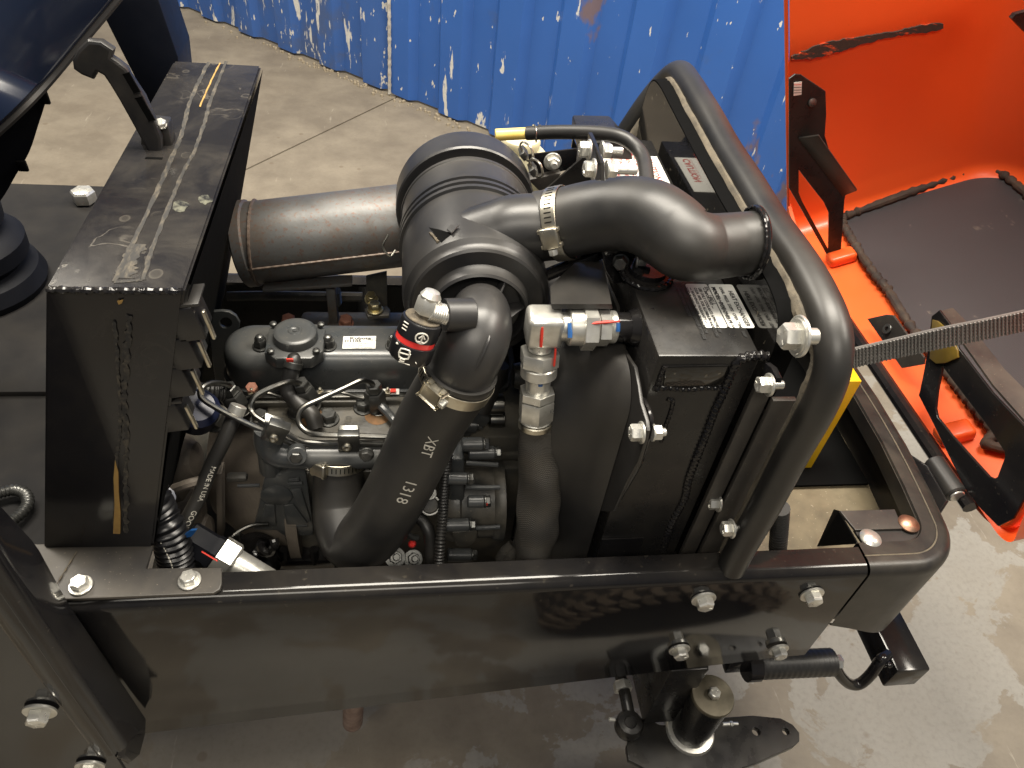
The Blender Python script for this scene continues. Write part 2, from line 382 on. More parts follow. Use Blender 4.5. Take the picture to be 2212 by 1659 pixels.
m_joint = mk('joint_dirt', (.05, .04, .03), .9)

# container blue with chips, scuffs and primer
def wallmat(name, blue, blue2, chip, dull):
    t = NT(name); c = t.co; sx = t.map(c, (1, 1, .22))
    col = t.mix(t.ramp(t.noise(2.2, 5), [(.3, 0), (.7, 1)]), blue, blue2)
    col = t.mix(t.math('MULTIPLY', t.ramp(t.noise(5, 6, .65, c, .3), [(.60 - dull, 0), (.72 - dull, 1)]), .35 + dull), col, (.075, .085, .105))
    lowz = t.ramp(t.sep(t.geo())[2], [(0, 1), (1, 0)])
    ch = t.ramp(t.noise(13, 6, .62, sx, .25), [(.665 - chip, 0), (.682 - chip, 1)])
    ch2 = t.ramp(t.noise(34, 4, .6, t.map(c, (1, 1, .4), loc=(3, 1, 7))), [(.70 - chip, 0), (.712 - chip, 1)])
    cm = t.math('MAXIMUM', ch, ch2)
    rust = t.ramp(t.noise(3.3, 5, .6, t.map(c, (1, 1, .6), loc=(9, 2, 1))), [(.665, 0), (.70, 1)])
    col = t.mix(t.math('MULTIPLY', rust, .8), col, (.17, .105, .065))
    col = t.mix(cm, col, t.mix(t.noise(60, 3), (.42, .42, .40), (.72, .70, .64)))
    t.bump(t.math('ADD', t.noise(9, 4), t.math('MULTIPLY', cm, -.3)), .25, .006)
    return t.out(col=col, rough=t.math('MULTIPLY_ADD', t.noise(12, 4), .25, .26), spec=.5)
m_blue = wallmat('blue_container_paint', (.024, .095, .33), (.031, .112, .38), .018, 0)
m_blued = wallmat('worn_blue_container_paint', (.024, .086, .29), (.040, .112, .34), .072, .09)
m_crust = mk('scraped_edge', (.52, .50, .45), .75, c2=(.30, .27, .23), ns=40, bump=.5, bs=120)

# orange hood shell: scuff band on the far wall (world position, a mark with its own shape)
t = NT('orange_hood_paint'); g = t.geo()
col = t.mix(t.noise(6, 4), (.73, .100, .017), (.79, .110, .020))
col = t.mix(t.math('MULTIPLY', t.ramp(t.noise(420, 2, .5), [(.74, 0), (.77, 1)]), .3), col, (.12, .03, .01))
m_orange = t.out(col=col, rough=t.math('MULTIPLY_ADD', t.noise(30, 4), .12, .33), coat=.1, coatr=.15)
t.bump(t.noise(400, 2), .04, .0004)
t = NT('black_scuff'); sc = t.noise(60, 6, .7, t.map(t.co, (.35, 1, 1.6))); 
m_scuff = t.out(col=t.mix(t.ramp(sc, [(.37, 0), (.43, 1)]), (.55, .065, .010), t.mix(t.noise(300, 2), (.012, .010, .009), (.05, .035, .025))), rough=.7)
# grille screen pad
t = NT('screen_mesh'); cc = t.map(t.co, (1, 1, 1), rot=(0, 0, .05)); wv = t.new('TexWave'); t.set(wv.inputs[0], t.map(t.co, (1, 0, 0))); wv.inputs['Scale'].default_value = 190
wv2 = t.new('TexWave'); t.set(wv2.inputs[0], t.map(t.co, (0, 1, 0))); wv2.inputs['Scale'].default_value = 190; wv2.bands_direction = 'Y'
h = t.math('MULTIPLY', wv.outputs['Fac'], wv2.outputs['Fac'])
marks = t.ramp(t.noise(22, 6, .68, t.map(t.co, (1, .6, 1))), [(.635, 0), (.70, 1)])
m_screen = t.out(col=t.mix(t.math('MULTIPLY', marks, t.math('MULTIPLY_ADD', h, .5, .12)), t.mix(t.math('MULTIPLY', h, t.ramp(t.noise(5, 4), [(.3, .5), (.8, 1)])), (.016, .0155, .0185), (.044, .041, .045)), (.40, .36, .27)), rough=.5)
t.bump(h, .5, .0008)
# woven sleeve and strap
def weave(name, c1, c2, su, sv, uvw):
    t = NT(name); at_ = t.new('Attribute', attribute_name='uvw'); X_, Y_, _ = t.sep(at_.outputs['Vector'])
    a = t.math('SINE', t.math('MULTIPLY', X_, su)); b = t.math('SINE', t.math('MULTIPLY', Y_, sv)); h = t.math('MULTIPLY_ADD', t.math('MULTIPLY', a, b), .5, .5)
    t.bump(h, .9, .0012)
    d = t.ramp(t.noise(30, 4, .6), [(.4, 0), (.8, 1)])
    return t.out(col=t.mix(t.math('MULTIPLY', d, .2), t.mix(h, c1, c2), (.14, .11, .06)), rough=.72)
m_sleeve = weave('woven_sleeve', (.006, .006, .006), (.082, .074, .062), 75, 1900, None)
m_strap = weave('webbing', (.06, .057, .055), (.20, .19, .18), 900, 900, None)
# muffler: heat-worn steel
t = NT('muffler_steel'); n1 = t.noise(16, 6, .65, dist=.3); n2 = t.noise(220, 3, .6)
col = t.mix(t.ramp(n1, [(.45, 0), (.70, 1)]), (.12, .12, .118), (.10, .078, .062))
col = t.mix(t.math('MULTIPLY', t.ramp(n2, [(.56, 0), (.66, 1)]), .5), col, (.13, .055, .03))
m_muff = t.out(col=col, rough=t.math('MULTIPLY_ADD', n1, .4, .28), metal=.7); t.bump(n2, .25, .0006)
t = NT('tyre_rubber'); m_tyre = t.out(col=t.mix(t.noise(20, 5), (.018, .017, .016), (.045, .038, .03)), rough=.75)
# ================================================================ setting
b0 = at(390, 20, z=FLOOR); b1 = at(950, 250, z=FLOOR)
wd = (b1 - b0); wd.z = 0; wd.normalize(); wn = V((wd.y, -wd.x, 0));  wn = wn if wn.y < 0 else -wn
m = MB().grid([[(-14, -9, FLOOR - .012), (16, -9, FLOOR - .012)], [(-14, 16, FLOOR - .012), (16, 16, FLOOR - .012)]])
fl = tag(m.obj('floor', m_joint), 'brown concrete floor with flaking pale patches under the tractor', 'floor', kind='structure')
j0 = at('Q', 800, 345, z=FLOOR); j1 = at('Q', 320, 575, z=FLOOR); jd = (j1 - j0); jd.z = 0; jd.normalize(); jn = V((-jd.y, jd.x, 0))
a, c = j0 - jd * 14, j0 + jd * 16
for sgn in (-1, 1):
    P = [a + jn * sgn * .004, c + jn * sgn * .004, c + jn * sgn * 14, a + jn * sgn * 14]
    MB().prism([p + V((0, 0, -.010)) for p in P], (0, 0, .010)).obj('slab', m_conc, fl)

# blue shipping container: corrugated side, worn left bay, scraped joint post
cont = thing('shipping_container', 'blue corrugated shipping container with chipped scuffed paint standing behind the tractor', 'container', b1)
def corr_side(u0, u1, off, u_first, name, mat):
    prof = []; u = u_first; seq = ((.105, 0), (.030, .030), (.113, 0), (.030, -.030)); d = 0; k = 0; prof.append((u, d))
    while u < u1:
        L, dd = seq[k % 4]; u += L; d += dd; k += 1; prof.append((min(u, u1), d))
    rows = []
    for z in [FLOOR + .012 + 2.3 * i / 30 for i in range(31)]:
        rows.append([b0 + wd * (uu - 0) - wn * (off + dd) + V((0, 0, z - FLOOR)) + wn * .002 * math.sin(uu * 23 + z * 9) * math.sin(z * 13 + uu * 5) for uu, dd in prof])
    return MB().grid(rows).obj(name, mat, cont, ang=20, fix=False)
useam = (at('Q', 785, 335, z=FLOOR) - b0).dot(wd)
corr_side(-4, useam, 0, -4.0 + (useam + 4) % .278 - .278 if False else -4, 'worn_side_panel', m_blued)
corr_side(useam, 5, 0, useam, 'side_panel', m_blue)
p = b0 + wd * useam + wn * .006
MB().bead([p + V((0, 0, .01)), p + V((0.004, 0, .5)), p + V((0, 0, 2.2))], .0075, .05, .14, 8, 10).obj('weld_post', m_crust, cont)
m = MB()
for i in range(130):
    u = random.gauss(1.25, .45); r = random.uniform(.003, .010)
    q = b0 + wd * u + wn * abs(random.gauss(.0, .028)) + V((0, 0, r * .4))
    m.obox(q, V((r, r * .4, 0)), V((-r * .4, r, r * .2)), V((0, r * .3, r)))
tag(m.obj('debris', mk('crumbs', (.20, .165, .11), .9, c2=(.30, .25, .18), ns=60)), 'pale crumbs of concrete along the foot of the blue container', 'debris', kind='stuff')

# ================================================================ chassis
ch = thing('chassis_frame', 'black painted tractor side frame rail with four large zinc bolts', 'frame', (0, 0, -.2))
def zb(x): return -.326 + (x + .454) * (.1105 / .872) if x < .418 else -.2155
def rail(x0, x1, n, flip=0):
    rows = []
    for i in range(n + 1):
        x = x0 + (x1 - x0) * i / n; pr = [(.034, -.005), (.034, -.0004), (.033, 0), (.016, 0)]
        pr += [(.014 - .014 * math.sin(a_), -.014 + .014 * math.cos(a_)) for a_ in [R(k * 90 / 7) for k in range(8)]]
        pr += [(0, zb(x) + .002), (.001, zb(x)), (.006, zb(x)), (.006, -.016), (.012, -.006), (.034, -.005)]
        rows.append([(x, (.59 - y) if flip else y, z) for y, z in pr])
    m = MB().grid(rows); k = len(rows[0]); m.f += [list(range(k))[::-1], [len(m.v) - k + i for i in range(k)]]
    return m
rail(-.60, .432, 24).obj('side_rail', m_rail, ch, ang=50)
rail(-.60, .432, 24, 1).obj('far_side_rail', m_gloss, ch, ang=50)
for c_, u, v, af in (('O', 150, 555, .0185), ('O', 845, 525, .0185), ('O', 630, 880, .0175), ('K', 1045, 1445, .0175)):
    bolt(ch, at(c_, u, v, y=-.0005), (0, -1, 0), m_zinc, af, af * .6, 1.62)
for x in (-.2, .30): MB().box((x, .006, -.2), (x + .04, .584, -.15), .002).obj('cross_member', m_black, ch)
MB().box((-.5, .04, -.315), (.25, .55, -.31)).obj('belly_pan', m_engd, ch)
# under-rail drain and tab
m = MB().cyl(at(762, 1560, y=.10), at(765, 1470, y=.10), .017, seg=18); m.obj('drain_tube', mk('rusty_tube', (.15, .095, .075), .55, .3, c2=(.26, .19, .16), ns=60, bump=.3, bs=200), ch)
MB().box(at(962, 1496, y=.03) - V((.008, .004, .004)), at(962, 1470, y=.03) + V((.008, .004, .01))).obj('tab', m_deck, ch)
MB().tube(pts('C', [(1880, 620), (1885, 560)], y=.07), .004, 6).obj('cable_tie', m_sticker, ch)

m_rimp = mk('nose_paint', (.010, .0098, .010), .34, c2=(.016, .015, .0142), ns=20, dust=.10, ds=16, up=.08, bump=.1, bs=300, spec=.35)
# nose shell: rounded corner and rim
ns = thing('nose_shell', 'black rounded front nose rim with dusty top lip ahead of the radiator', 'nose', (.5, .3, -.05))
path = [(.4355, 0), (.47, 0), (.50, 0)] + [(.50 + .076 * math.sin(a_), .076 - .076 * math.cos(a_)) for a_ in [R(k * 9) for k in range(1, 10)]] + [(.583, .12), (.591, .2), (.594, .295)]
path += [(x, .59 - y) for x, y in path[-2::-1]]
rows = []
for i, (x, y) in enumerate(path):
    a_ = V(path[max(i - 1, 0)]); b_ = V(path[min(i + 1, len(path) - 1)]); d = (b_ - a_).normalized(); nin = V((-d.y, d.x))
    t_ = min(1, max(0, (x - .44) / .13)); zl = -.135 - .055 * t_
    pr = [(.006 + .012 * t_, zl), (.0, zl + .004), (0, -.016)] + [(.014 - .014 * math.cos(k * R(15)), -.014 + .014 * math.sin(k * R(15))) for k in range(1, 7)]
    pr += [(.020, .0), (.0215, -.0022), (.023, -.0004), (.040, -.0008), (.0413, -.004), (.0425, -.004), (.0425, -.028), (.009, -.028), (.012 + .012 * t_, zl)]
    rows.append([(x + nin.x * o_, y + nin.y * o_, z) for o_, z in pr])
MB().grid(rows).obj('rim', m_rimp, ns, ang=40)
m = MB()
rows2 = [[r_[9], r_[10], r_[11]] for r_ in rows]
m.tube([V(r_[10]) + V((0, 0, .0014)) for r_ in rows], .0011, 6, 2).obj('dust_line', m_rubdust, ns)
MB().box((.30, .04, -.108), (.58, .56, -.10)).obj('tray', m_pan, ns)
MB().prism([(.38, .20, -.095), (.57, .20, -.095), (.57, .55, -.095), (.38, .55, -.095)], (0, 0, .004)).obj('dark_tray_plate', m_dark, ns)  # flat near-black plate laid over part of the tray
# corner bracket with screws
P = ptsz('O', [(1030, 0, -.004), (1375, -10, -.004), (1425, 110, -.004), (1125, 118, -.004)])
plate('corner_bracket', P, .004, m_deck, ns)
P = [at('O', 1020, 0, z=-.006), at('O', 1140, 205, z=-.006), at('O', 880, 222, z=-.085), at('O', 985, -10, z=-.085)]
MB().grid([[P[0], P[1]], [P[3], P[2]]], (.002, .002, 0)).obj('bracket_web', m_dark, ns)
P = ptsz('O', [(1120, 122, -.008), (1420, 115, -.008), (1575, 60, -.008), (1560, 150, -.008), (1450, 205, -.008), (1180, 212, -.008)])
plate('corner_pad', P, .004, m_plast, ns)
m = MB().lathe(at('O', 1468, 78, z=-.003), (0, 0, 1), [(.0135, 0), (.0135, .002), (.010, .0055), (.005, .007), (0, .0074)], 22); m.obj('carriage_bolt', mk('coppery_screw', (.42, .27, .19), .42, .9, c2=(.3, .15, .09), ns=90), ns)
m = MB().lathe(at('O', 1222, 172, z=-.003), (0, 0, 1), [(.0135, 0), (.0135, .002), (.010, .0055), (.005, .007), (0, .0074)], 22); m.obj('carriage_bolt', m_zinc, ns)
# hinge barrel on the nose
h0, h1 = at('N', 1160, 1215, x=.622), at('N', 1315, 1440, x=.622)
MB().cyl(h0, h1, .0145, seg=22, bev=.002).obj('hinge_barrel', m_rubber, ns)
MB().cyl(h1, h1 + (h1 - h0).normalized() * .003, .010, seg=18).obj('hinge_pin', m_zinc, ns)
plate('hinge_bracket', [at('N', 1030, 1190, x=.60), at('N', 1120, 1250, x=.605), at('N', 1250, 1480, x=.605), at('N', 1210, 1560, x=.60), at('N', 1150, 1450, x=.597)], .006, m_gloss, ns, bev=.0015)
# convoluted wire loom behind the rim
MB().corr(pts('K', [(1745, 470), (1735, 640), (1725, 760)], y=.055), .0105, .0055, .07).obj('wire_loom', m_rubber, ns)

# yellow bar inside the nose
yb = at('N', 330, 1280, z=-.1)
m = MB().prism([(yb.x - .035, yb.y, -.098), (yb.x, yb.y, -.098), (yb.x, yb.y, .0895), (yb.x - .035, yb.y, .0895)], (0, .03, 0), .001)
tag(m.obj('yellow_bar', m_yellow), 'bright yellow square bar standing in the nose tray behind the rubber trim', 'bar')

# ================================================================ front undercarriage
hi = thing('hitch_receiver', 'black square hitch tube with welded safety loop below the nose', 'hitch', (.645, .1, -.32))
e0 = at('O', 1600, 980, z=-.3); e1 = at('O', 1380, 985, z=-.3)
X0, X1 = e1.x, e0.x
m = MB().box((X0, .004, -.353), (X1, .40, -.30), .004).obj('receiver_tube', m_gloss, hi)
MB().tube([at('O', 985, 960, y=.02), at('O', 1030, 1050, y=.012), at('O', 1090, 1105, y=.008), at('O', 1155, 1105, y=.008), at('O', 1225, 1045, y=.012), at('O', 1290, 955, y=.02), at('O', 1335, 915, y=.03)], .0085, 12).obj('safety_loop', m_gloss, hi)
m = MB().bead([at('O', 1275, 935, y=.02), at('O', 1310, 975, y=.016), at('O', 1370, 985, y=.01)], .004).obj('weld_bead', m_gloss, hi)
r0, r1 = at('O', 500, 985, y=.02), at('O', 978, 965, y=.02)
sp = thing('ribbed_bushing', 'black grooved rubber bushing with hex bolt under the front of the rail', 'bushing', (r0 + r1) / 2)
m = MB().corr([r0, r0.lerp(r1, .5), r1], .0205, .0085, .008, 20); m.obj('sleeve', m_rubber, sp)
bolt(sp, r1, (1, 0, 0), m_zinc, .019, .012, 1.3)
MB().cyl(r0 - V((.02, 0, 0)), r0, .023, seg=18).obj('end_cap', m_gloss, sp)
MB().box(r0 + V((-.05, -.005, -.01)), r0 + V((-.018, .05, .03)), .002).obj('mount', m_gloss, sp)

kp = thing('steering_knuckle', 'greasy black kingpin and steering knuckle with round capped top under the rail', 'knuckle', at('O', 130, 1560, z=-.44))
c0 = at('O', 212, 1180, z=-.30); top = V((c0.x, c0.y, -.30))
MB().lathe(top + V((0, 0, -.16)), (0, 0, 1), [(.031, -.012), (.031, .02), (.029, .022), (.029, .152), (.0285, .154)], 32).obj('housing', m_black, kp)
MB().lathe(top + V((0, 0, -.006)), (0, 0, 1), [(.0305, 0), (.031, .001), (.031, .006), (.030, .0075), (0, .008)], 32).obj('cap', mk('greasy_cap', (.12, .105, .075), .42, .5, c2=(.075, .065, .045), ns=60), kp)
bolt(kp, top + V((0, 0, .002)), (0, 0, 1), m_zinc, .0155, .008, 0)
MB().lathe(top + V((0, 0, -.138)), (0, 0, 1), [(.034, 0), (.039, .003), (.039, .011), (.036, .016), (.029, .017)], 32).obj('seal_ring', m_zinc, kp)
q = at('O', 320, 1362, y=top.y - .01); MB().cyl(q - V((.012, 0, 0)), q, .003, seg=8).hexa(q, (1, 0, -.2), .007, .005).cyl(q + V((.004, 0, 0)), q + V((.014, 0, -.002)), .0025, seg=8).obj('grease_nipple', m_zinc, kp)
MB().box(top + V((-.075, .012, -.12)), top + V((-.018, .3, .06)), .004).obj('axle_beam', m_black, kp)
zp = -.432
O_ = lambda *p: [at('O', u, v, z=zp) for u, v in p]
circ = lambda c_, u, v, r, n=14, zz=zp: [at(c_, u, v, z=zz) + V((r * math.cos(k * 2 * math.pi / n), r * math.sin(k * 2 * math.pi / n), 0)) for k in range(n)]
plate('steering_plate', O_((-240, 1330), (-140, 1380), (60, 1400), (280, 1335), (460, 1322), (640, 1340), (715, 1380), (755, 1430), (755, 1480), (720, 1512), (480, 1620), (270, 1690), (-160, 1690), (-330, 1600), (-345, 1520), (-310, 1400)), .012, m_black, kp, [circ('O', 482, 1420, .0075), circ('O', 672, 1420, .0065)], .0012)
tr = thing('tie_rod', 'black tie rod with round ball joint end beside the kingpin', 'tie rod', at(1360, 1600, z=zp))
jb = at(1362, 1560, z=-.40)
MB().lathe((jb.x, jb.y, -.425), (0, 0, 1), [(.019, 0), (.021, .004), (.021, .020), (.018, .025), (.010, .026), (.008, .024), (0, .024)], 26).obj('ball_joint', m_black, tr)
MB().tube([at(1358, 1540, z=-.41), at(1350, 1500, z=-.40), at(1338, 1450, z=-.40), at(1325, 1380, z=-.40)], .0095, 12).obj('rod', m_black, tr)
q = at(1347, 1492, z=-.40); MB().hexa(q, at(1338, 1450, z=-.40) - at(1350, 1500, z=-.40), .026, .014).obj('lock_nut', m_zinc, tr)
q = at(1328, 1555, z=-.405); MB().cyl(q, q + V((-.010, 0, .004)), .003, seg=8).obj('grease_nipple', m_zinc, tr)
WC, WR = V((.34, 0, -.462)), .218
wl = MB().lathe((WC.x, -.355, WC.z), (0, 1, 0), [(.12, 0), (WR - .035, .0), (WR - .007, .02), (WR, .04), (WR, .155), (WR - .007, .175), (WR - .035, .195), (.12, .195)], 64).obj('wheel', m_tyre, kp)
MB().lathe((WC.x, -.22, WC.z), (0, 1, 0), [(0, 0), (.12, 0), (.125, .03), (0, .03)], 40).obj('rim', m_black, wl)
lm = None
for k in range(30):
    for s_ in range(4):
        a_ = (k + .5 * (s_ % 2)) * 2 * math.pi / 30; y = -.318 + .041 * s_
        d = V((math.cos(a_), 0, math.sin(a_))); e = V((-d.z, 0, d.x)); c_ = V((WC.x, y, WC.z)) + d * (WR + .001)
        if lm is None:
            mm = MB().prism([(-.013, -.018, 0), (.005, -.018, 0), (.014, 0, 0), (.006, .018, 0), (-.011, .018, 0), (-.003, 0, 0)], (0, 0, .010)); lm = mm.mesh(V((0, 0, 0))); lm.materials.append(m_lug)
        link('lug', lm, m_lug, wl, c_, Matrix(((e.x, 0, d.x), (e.y, 1, d.y), (e.z, 0, d.z))).to_quaternion())
for row, (yy, rr, ty_) in enumerate(((-.172, WR - .010, .75), (-.161, WR - .042, 1.3))):
    for k in range(16):
        a_ = (k + .5 * row) * 2 * math.pi / 30 ; d = V((math.cos(a_), 0, math.sin(a_))); e = V((-d.z, 0, d.x))
        nn_ = (d * math.cos(ty_) + V((0, 1, 0)) * math.sin(ty_)).normalized(); s3 = nn_.cross(e)
        link('lug', lm, m_lug, wl, V((WC.x, yy, WC.z)) + d * rr, Matrix(((e.x, s3.x, nn_.x), (e.y, s3.y, nn_.y), (e.z, s3.z, nn_.z))).to_quaternion())
t = NT('chalky_stain'); sn = t.ramp(t.noise(90, 5, .65), [(.42, 0), (.68, 1)])
m_stain = t.out(col=t.mix(sn, (.014, .014, .014), (.10, .10, .065)), rough=t.math('MULTIPLY_ADD', sn, .4, .25))
# ================================================================ cowl tower
ZT = .351
cw = thing('cowl_tower', 'scratched black sheet metal cowl box with weld beads and dried adhesive lines', 'cowl', (-.44, .3, 0))
T = [V((-.391, .07, ZT)), V((-.289, .07, ZT)), V((-.289, .527, ZT)), V((-.391, .527, ZT))]
B = [V((-.500, .068, .004)), V((-.389, .065, .004)), V((-.389, .527, .004)), V((-.500, .527, .004))]
bm_ = bmesh.new(); vt = [bm_.verts.new(p) for p in T + B]
for f_ in ((0, 1, 2, 3), (7, 6, 5, 4), (0, 4, 5, 1), (1, 5, 6, 2), (2, 6, 7, 3), (3, 7, 4, 0)): bm_.faces.new([vt[i] for i in f_])
bmesh.ops.recalc_face_normals(bm_, faces=bm_.faces); bmesh.ops.bevel(bm_, geom=bm_.edges, offset=.0022, segments=2, affect='EDGES')
MB().bm(bm_).obj('shell', m_cowl, cw)
MB().add([p + V((.0015, 0, 0)) for p in (T[1] + V((0, .004, -.004)), B[1] + V((0, .004, 0)), B[2] + V((0, -.002, 0)), T[2] + V((0, -.002, -.004)))], [[0, 1, 2, 3]]).obj("firewall_shade", m_dark, cw)  # matt black sheet painting in the deep shade on the cowl's engine side
MB().bead([T[0] + V((.001, -.0005, -.001)), T[0].lerp(T[1], .5) + V((0, -.001, -.001)), T[1] + V((-.001, -.0005, -.001))], .0027, .009, .22).obj('weld_bead', m_gloss, cw)
top = lambda *ps: [at('A', u, v, z=ZT) for u, v in ps]
UPV = (0, 0, 1)
for L, w5 in ((((640, 1580), (750, 1350), (870, 1100), (960, 890), (1020, 750), (1060, 590), (1120, 450), (1170, 350)), .0042), (((800, 1570), (870, 1350), (960, 1130), (1030, 960), (1090, 850), (1150, 680), (1185, 550), (1270, 345)), .0036), (((640, 1583), (720, 1578), (800, 1568)), .003)):
    ribbon(top(*L), w5, UPV, 10).obj('adhesive_line', m_smear, cw)
ribbon(top((690, 1560), (730, 1480), (780, 1370)), .012, UPV, 8, .5, .0004).obj('adhesive_smear', m_smear, cw)
ribbon(top((1120, 600), (1160, 510), (1200, 420), (1235, 355)), .0016, UPV, 5, .45, .0006).obj('foam_residue', m_gold, cw)
for u5, v5, w5 in ((1010, 1150, .020), (1150, 1120, .016)):
    P5 = [at('A', u5 + w5 * 2600 * math.cos(k * .52) * random.uniform(.6, 1.1), v5 + w5 * 2000 * math.sin(k * .52) * random.uniform(.6, 1.1), z=ZT + .0002) for k in range(12)]
    MB().prism(P5, (0, 0, .0001)).obj('chalky_stain', m_stain, cw)
def front(c_, *ps):
    out = []
    for u, v in ps:
        z5 = at(c_, u, v, y=.068).z; out.append(at(c_, u, v, y=.0651 + .0037 * z5 / .351))
    return out
ribbon(front('B', (740, 320), (755, 500), (768, 700), (780, 900), (775, 1080), (755, 1200), (750, 1400), (738, 1650)), .0026, (0, -1, 0), 10, .6).obj('adhesive_line', m_smear, cw)
ribbon(front('B', (840, 285), (825, 450), (812, 700), (808, 900), (820, 1100), (815, 1300), (818, 1500), (815, 1690)), .0042, (0, -1, 0), 10, .7).obj('adhesive_line', m_smear, cw)
P = front('B', (748, 1215), (768, 1300), (770, 1420), (782, 1560), (780, 1690), (735, 1688), (745, 1500), (738, 1330))
MB().prism(P, (0, -.0015, 0)).obj('foam_residue', m_gold, cw)
P = front('B', (760, 185), (800, 178), (790, 200), (770, 208))
MB().prism(P, (0, -.0008, 0)).obj('foam_residue', m_gold, cw)
s_ = at('A', 863, 888, z=ZT)
MB().obox(s_, (.016, 0, 0), (0, .004, 0), (0, 0, .0012), .0004).obj('slot', m_dark, cw)
# foot plate
P = ptsz('C', [(-300, 215, .005), (260, 220, .005), (985, 235, .005), (942, 378, .005), (1432, 374, .005), (1432, 470, .005), (1420, 505, .005), (1385, 526, .005), (430, 566, .005), (100, 580, .005), (-300, 590, .005)])
plate('foot_plate', P, .005, m_deck, cw, bev=.0012)
for u, v in ((525, 480), (1230, 447)): bolt(cw, at('C', u, v, z=.0082), (0, 0, 1), m_zinc, .0155, .0085, 1.5)
p0, p1 = at('C', 360, 480, z=.009), at('C', 500, 250, z=.009)
MB().bead([p0, p0.lerp(p1, .5), p1], .0007, .01, .5, 6).obj('dirt_streak', m_foam, cw)

lt = thing('hood_latch', 'grey-black rubber pull latch handle standing on top of the cowl', 'latch', at('A', 880, 830, z=ZT))
yb_ = at('A', 880, 830, z=ZT).y
arm = [(848, 832), (770, 690), (690, 545), (640, 462), (600, 402), (545, 372), (520, 415), (470, 395), (438, 372), (433, 335), (465, 280), (510, 236), (570, 240), (622, 275), (612, 318), (655, 345), (705, 385), (720, 420), (800, 540), (850, 650), (893, 765), (895, 832)]
def hole(u, v, a_, b_, rot, n=14):
    return [at('A', u + a_ * math.cos(t_) * math.cos(rot) - b_ * math.sin(t_) * math.sin(rot), v + a_ * math.cos(t_) * math.sin(rot) + b_ * math.sin(t_) * math.cos(rot), y=yb_) for t_ in [k * 2 * math.pi / n for k in range(n)]]
plate('handle', pts('A', arm, y=yb_), .011, m_latch, lt, [], .003)
for a5, b5, c5 in ((738, 465, .006), (815, 612, .0075)):
    q = at('A', a5, b5, y=yb_ - .0057); MB().obox(q, V((-.3, 0, .95)) * c5 * 3.2, V((.95, 0, .3)) * .007, V((0, .0012, 0)), .0005).obj('recess', m_dark, lt)
MB().prism([at('A', u, v, y=yb_ + .006) for u, v in ((790, 690), (865, 690), (940, 700), (968, 832), (785, 836))], (0, .02, 0), .0025).obj('base', m_latch, lt)
bolt(lt, at('A', 905, 706, y=yb_ + .006), (0, -.25, 1), m_zinc, .010, .0045, 1.1)

# relays clipped to the cowl, stepping down
for i, (u, v) in enumerate(((1225, 275), (1200, 465), (1160, 650), (1125, 880))):
    c_ = at('B', u, v, y=.085)
    rl = thing('relay', ['black box relay topmost under the cowl edge', 'second black box relay down beside the cowl', 'third black box relay down beside the cowl', 'lowest black box relay above the conduit beside the cowl'][i], 'relay', c_, 'relays beside the cowl')
    MB().obox(c_, (.022, 0, .004), (0, .030, 0), (-.006, 0, .034), .0015).obj('case', m_indic, rl)
    MB().obox(c_ + V((.003, 0, .0195)), (.022, 0, .003), (0, .028, 0), (0, 0, .003), .0006).obj('cap', m_plast, rl)
    MB().obox(c_ + V((.0165, -.008, -.004)), (.003, 0, 0), (0, .005, 0), (-.004, 0, .030), .0008).obj('clip', m_alu, rl)

# ---------------------------------------------------------------- left side
dk = thing('deck', 'dark worn steel deck plate left of the cowl', 'deck', (-.7, .3, -.02))
MB().box((-1.3, .075, -.012), (-.502, .66, -.004), .001).obj('deck_plate', m_deckd, dk)
yfar = at('A', 300, 1035, z=.004).y
MB().box((-1.3, .31, -.0038), (-.50, yfar, .004), .001).obj('raised_plate', m_deckd, dk)
q = at('A', 480, 1130, z=.006)
bolt(dk, (q.x, q.y, .004), (0, 0, 1), m_zinc, .034, .020, 0)
MB().corr(pts('B', [(-60, 1450), (20, 1425), (100, 1412), (165, 1440), (180, 1500), (140, 1560), (70, 1620), (0, 1700)], z=.012), .0062, .0042, .10, 12).obj('metal_conduit', m_screw, dk)
bt = thing('rubber_boot', 'black folded rubber boot on the deck beside the cowl', 'boot', at(5, 620, z=0))
c_ = at(0, 640, z=.0)
MB().lathe((c_.x - .035, c_.y + .02, -.004), (0, 0, 1), [(.088, 0), (.095, .02), (.088, .04), (.070, .048), (.083, .062), (.084, .085), (.072, .098), (.055, .103), (.068, .115), (.070, .135), (.055, .150), (.045, .152), (.045, .20), (0, .2)], 36).obj('bellows', m_boot, bt)

# navy console shell at the top left
cs = thing('console_shell', 'glossy dark navy curved console shell overhanging the deck', 'console', (-.7, .35, .0))
E0 = ptsy('A', [(700, -70, .40), (640, 5, .39), (450, 232, .36), (270, 448, .33), (120, 605, .30), (-60, 770, .28), (-200, 900, .27)])
rows = []
for k, (dx, dy, dz) in enumerate(((0, 0, 0), (-.002, -.014, .004), (-.06, -.040, .05), (-.16, -.05, .12), (-.32, -.03, .19), (-.5, .03, .24))):
    rows.append(crom([p + V((dx, dy, dz)) for p in E0], 5))
MB().grid(rows).obj('shell', m_navy, cs, ang=60)
MB().tube([p + V((0, -.001, -.001)) for p in E0], .0045, 8, 5).obj('edge_bead', m_plast, cs)
E1 = ptsy('A', [(270, 440, .36), (258, 560, .36), (215, 700, .36), (165, 850, .36), (90, 980, .36), (0, 1130, .36), (-150, 1300, .36)])
MB().grid([crom(E1, 4), crom([p + V((-.05, -.01, .01)) for p in E1], 4), crom([p + V((-.4, .02, .02)) for p in E1], 4)]).obj('inner_liner', m_boot, cs, ang=60)
for p in ((245, 550), (125, 930)):
    q = at('A', *p, y=.358); MB().obox(q, (.010, 0, 0), (0, .004, 0), (0, 0, .012), .001).obj('clip', m_dark, cs)
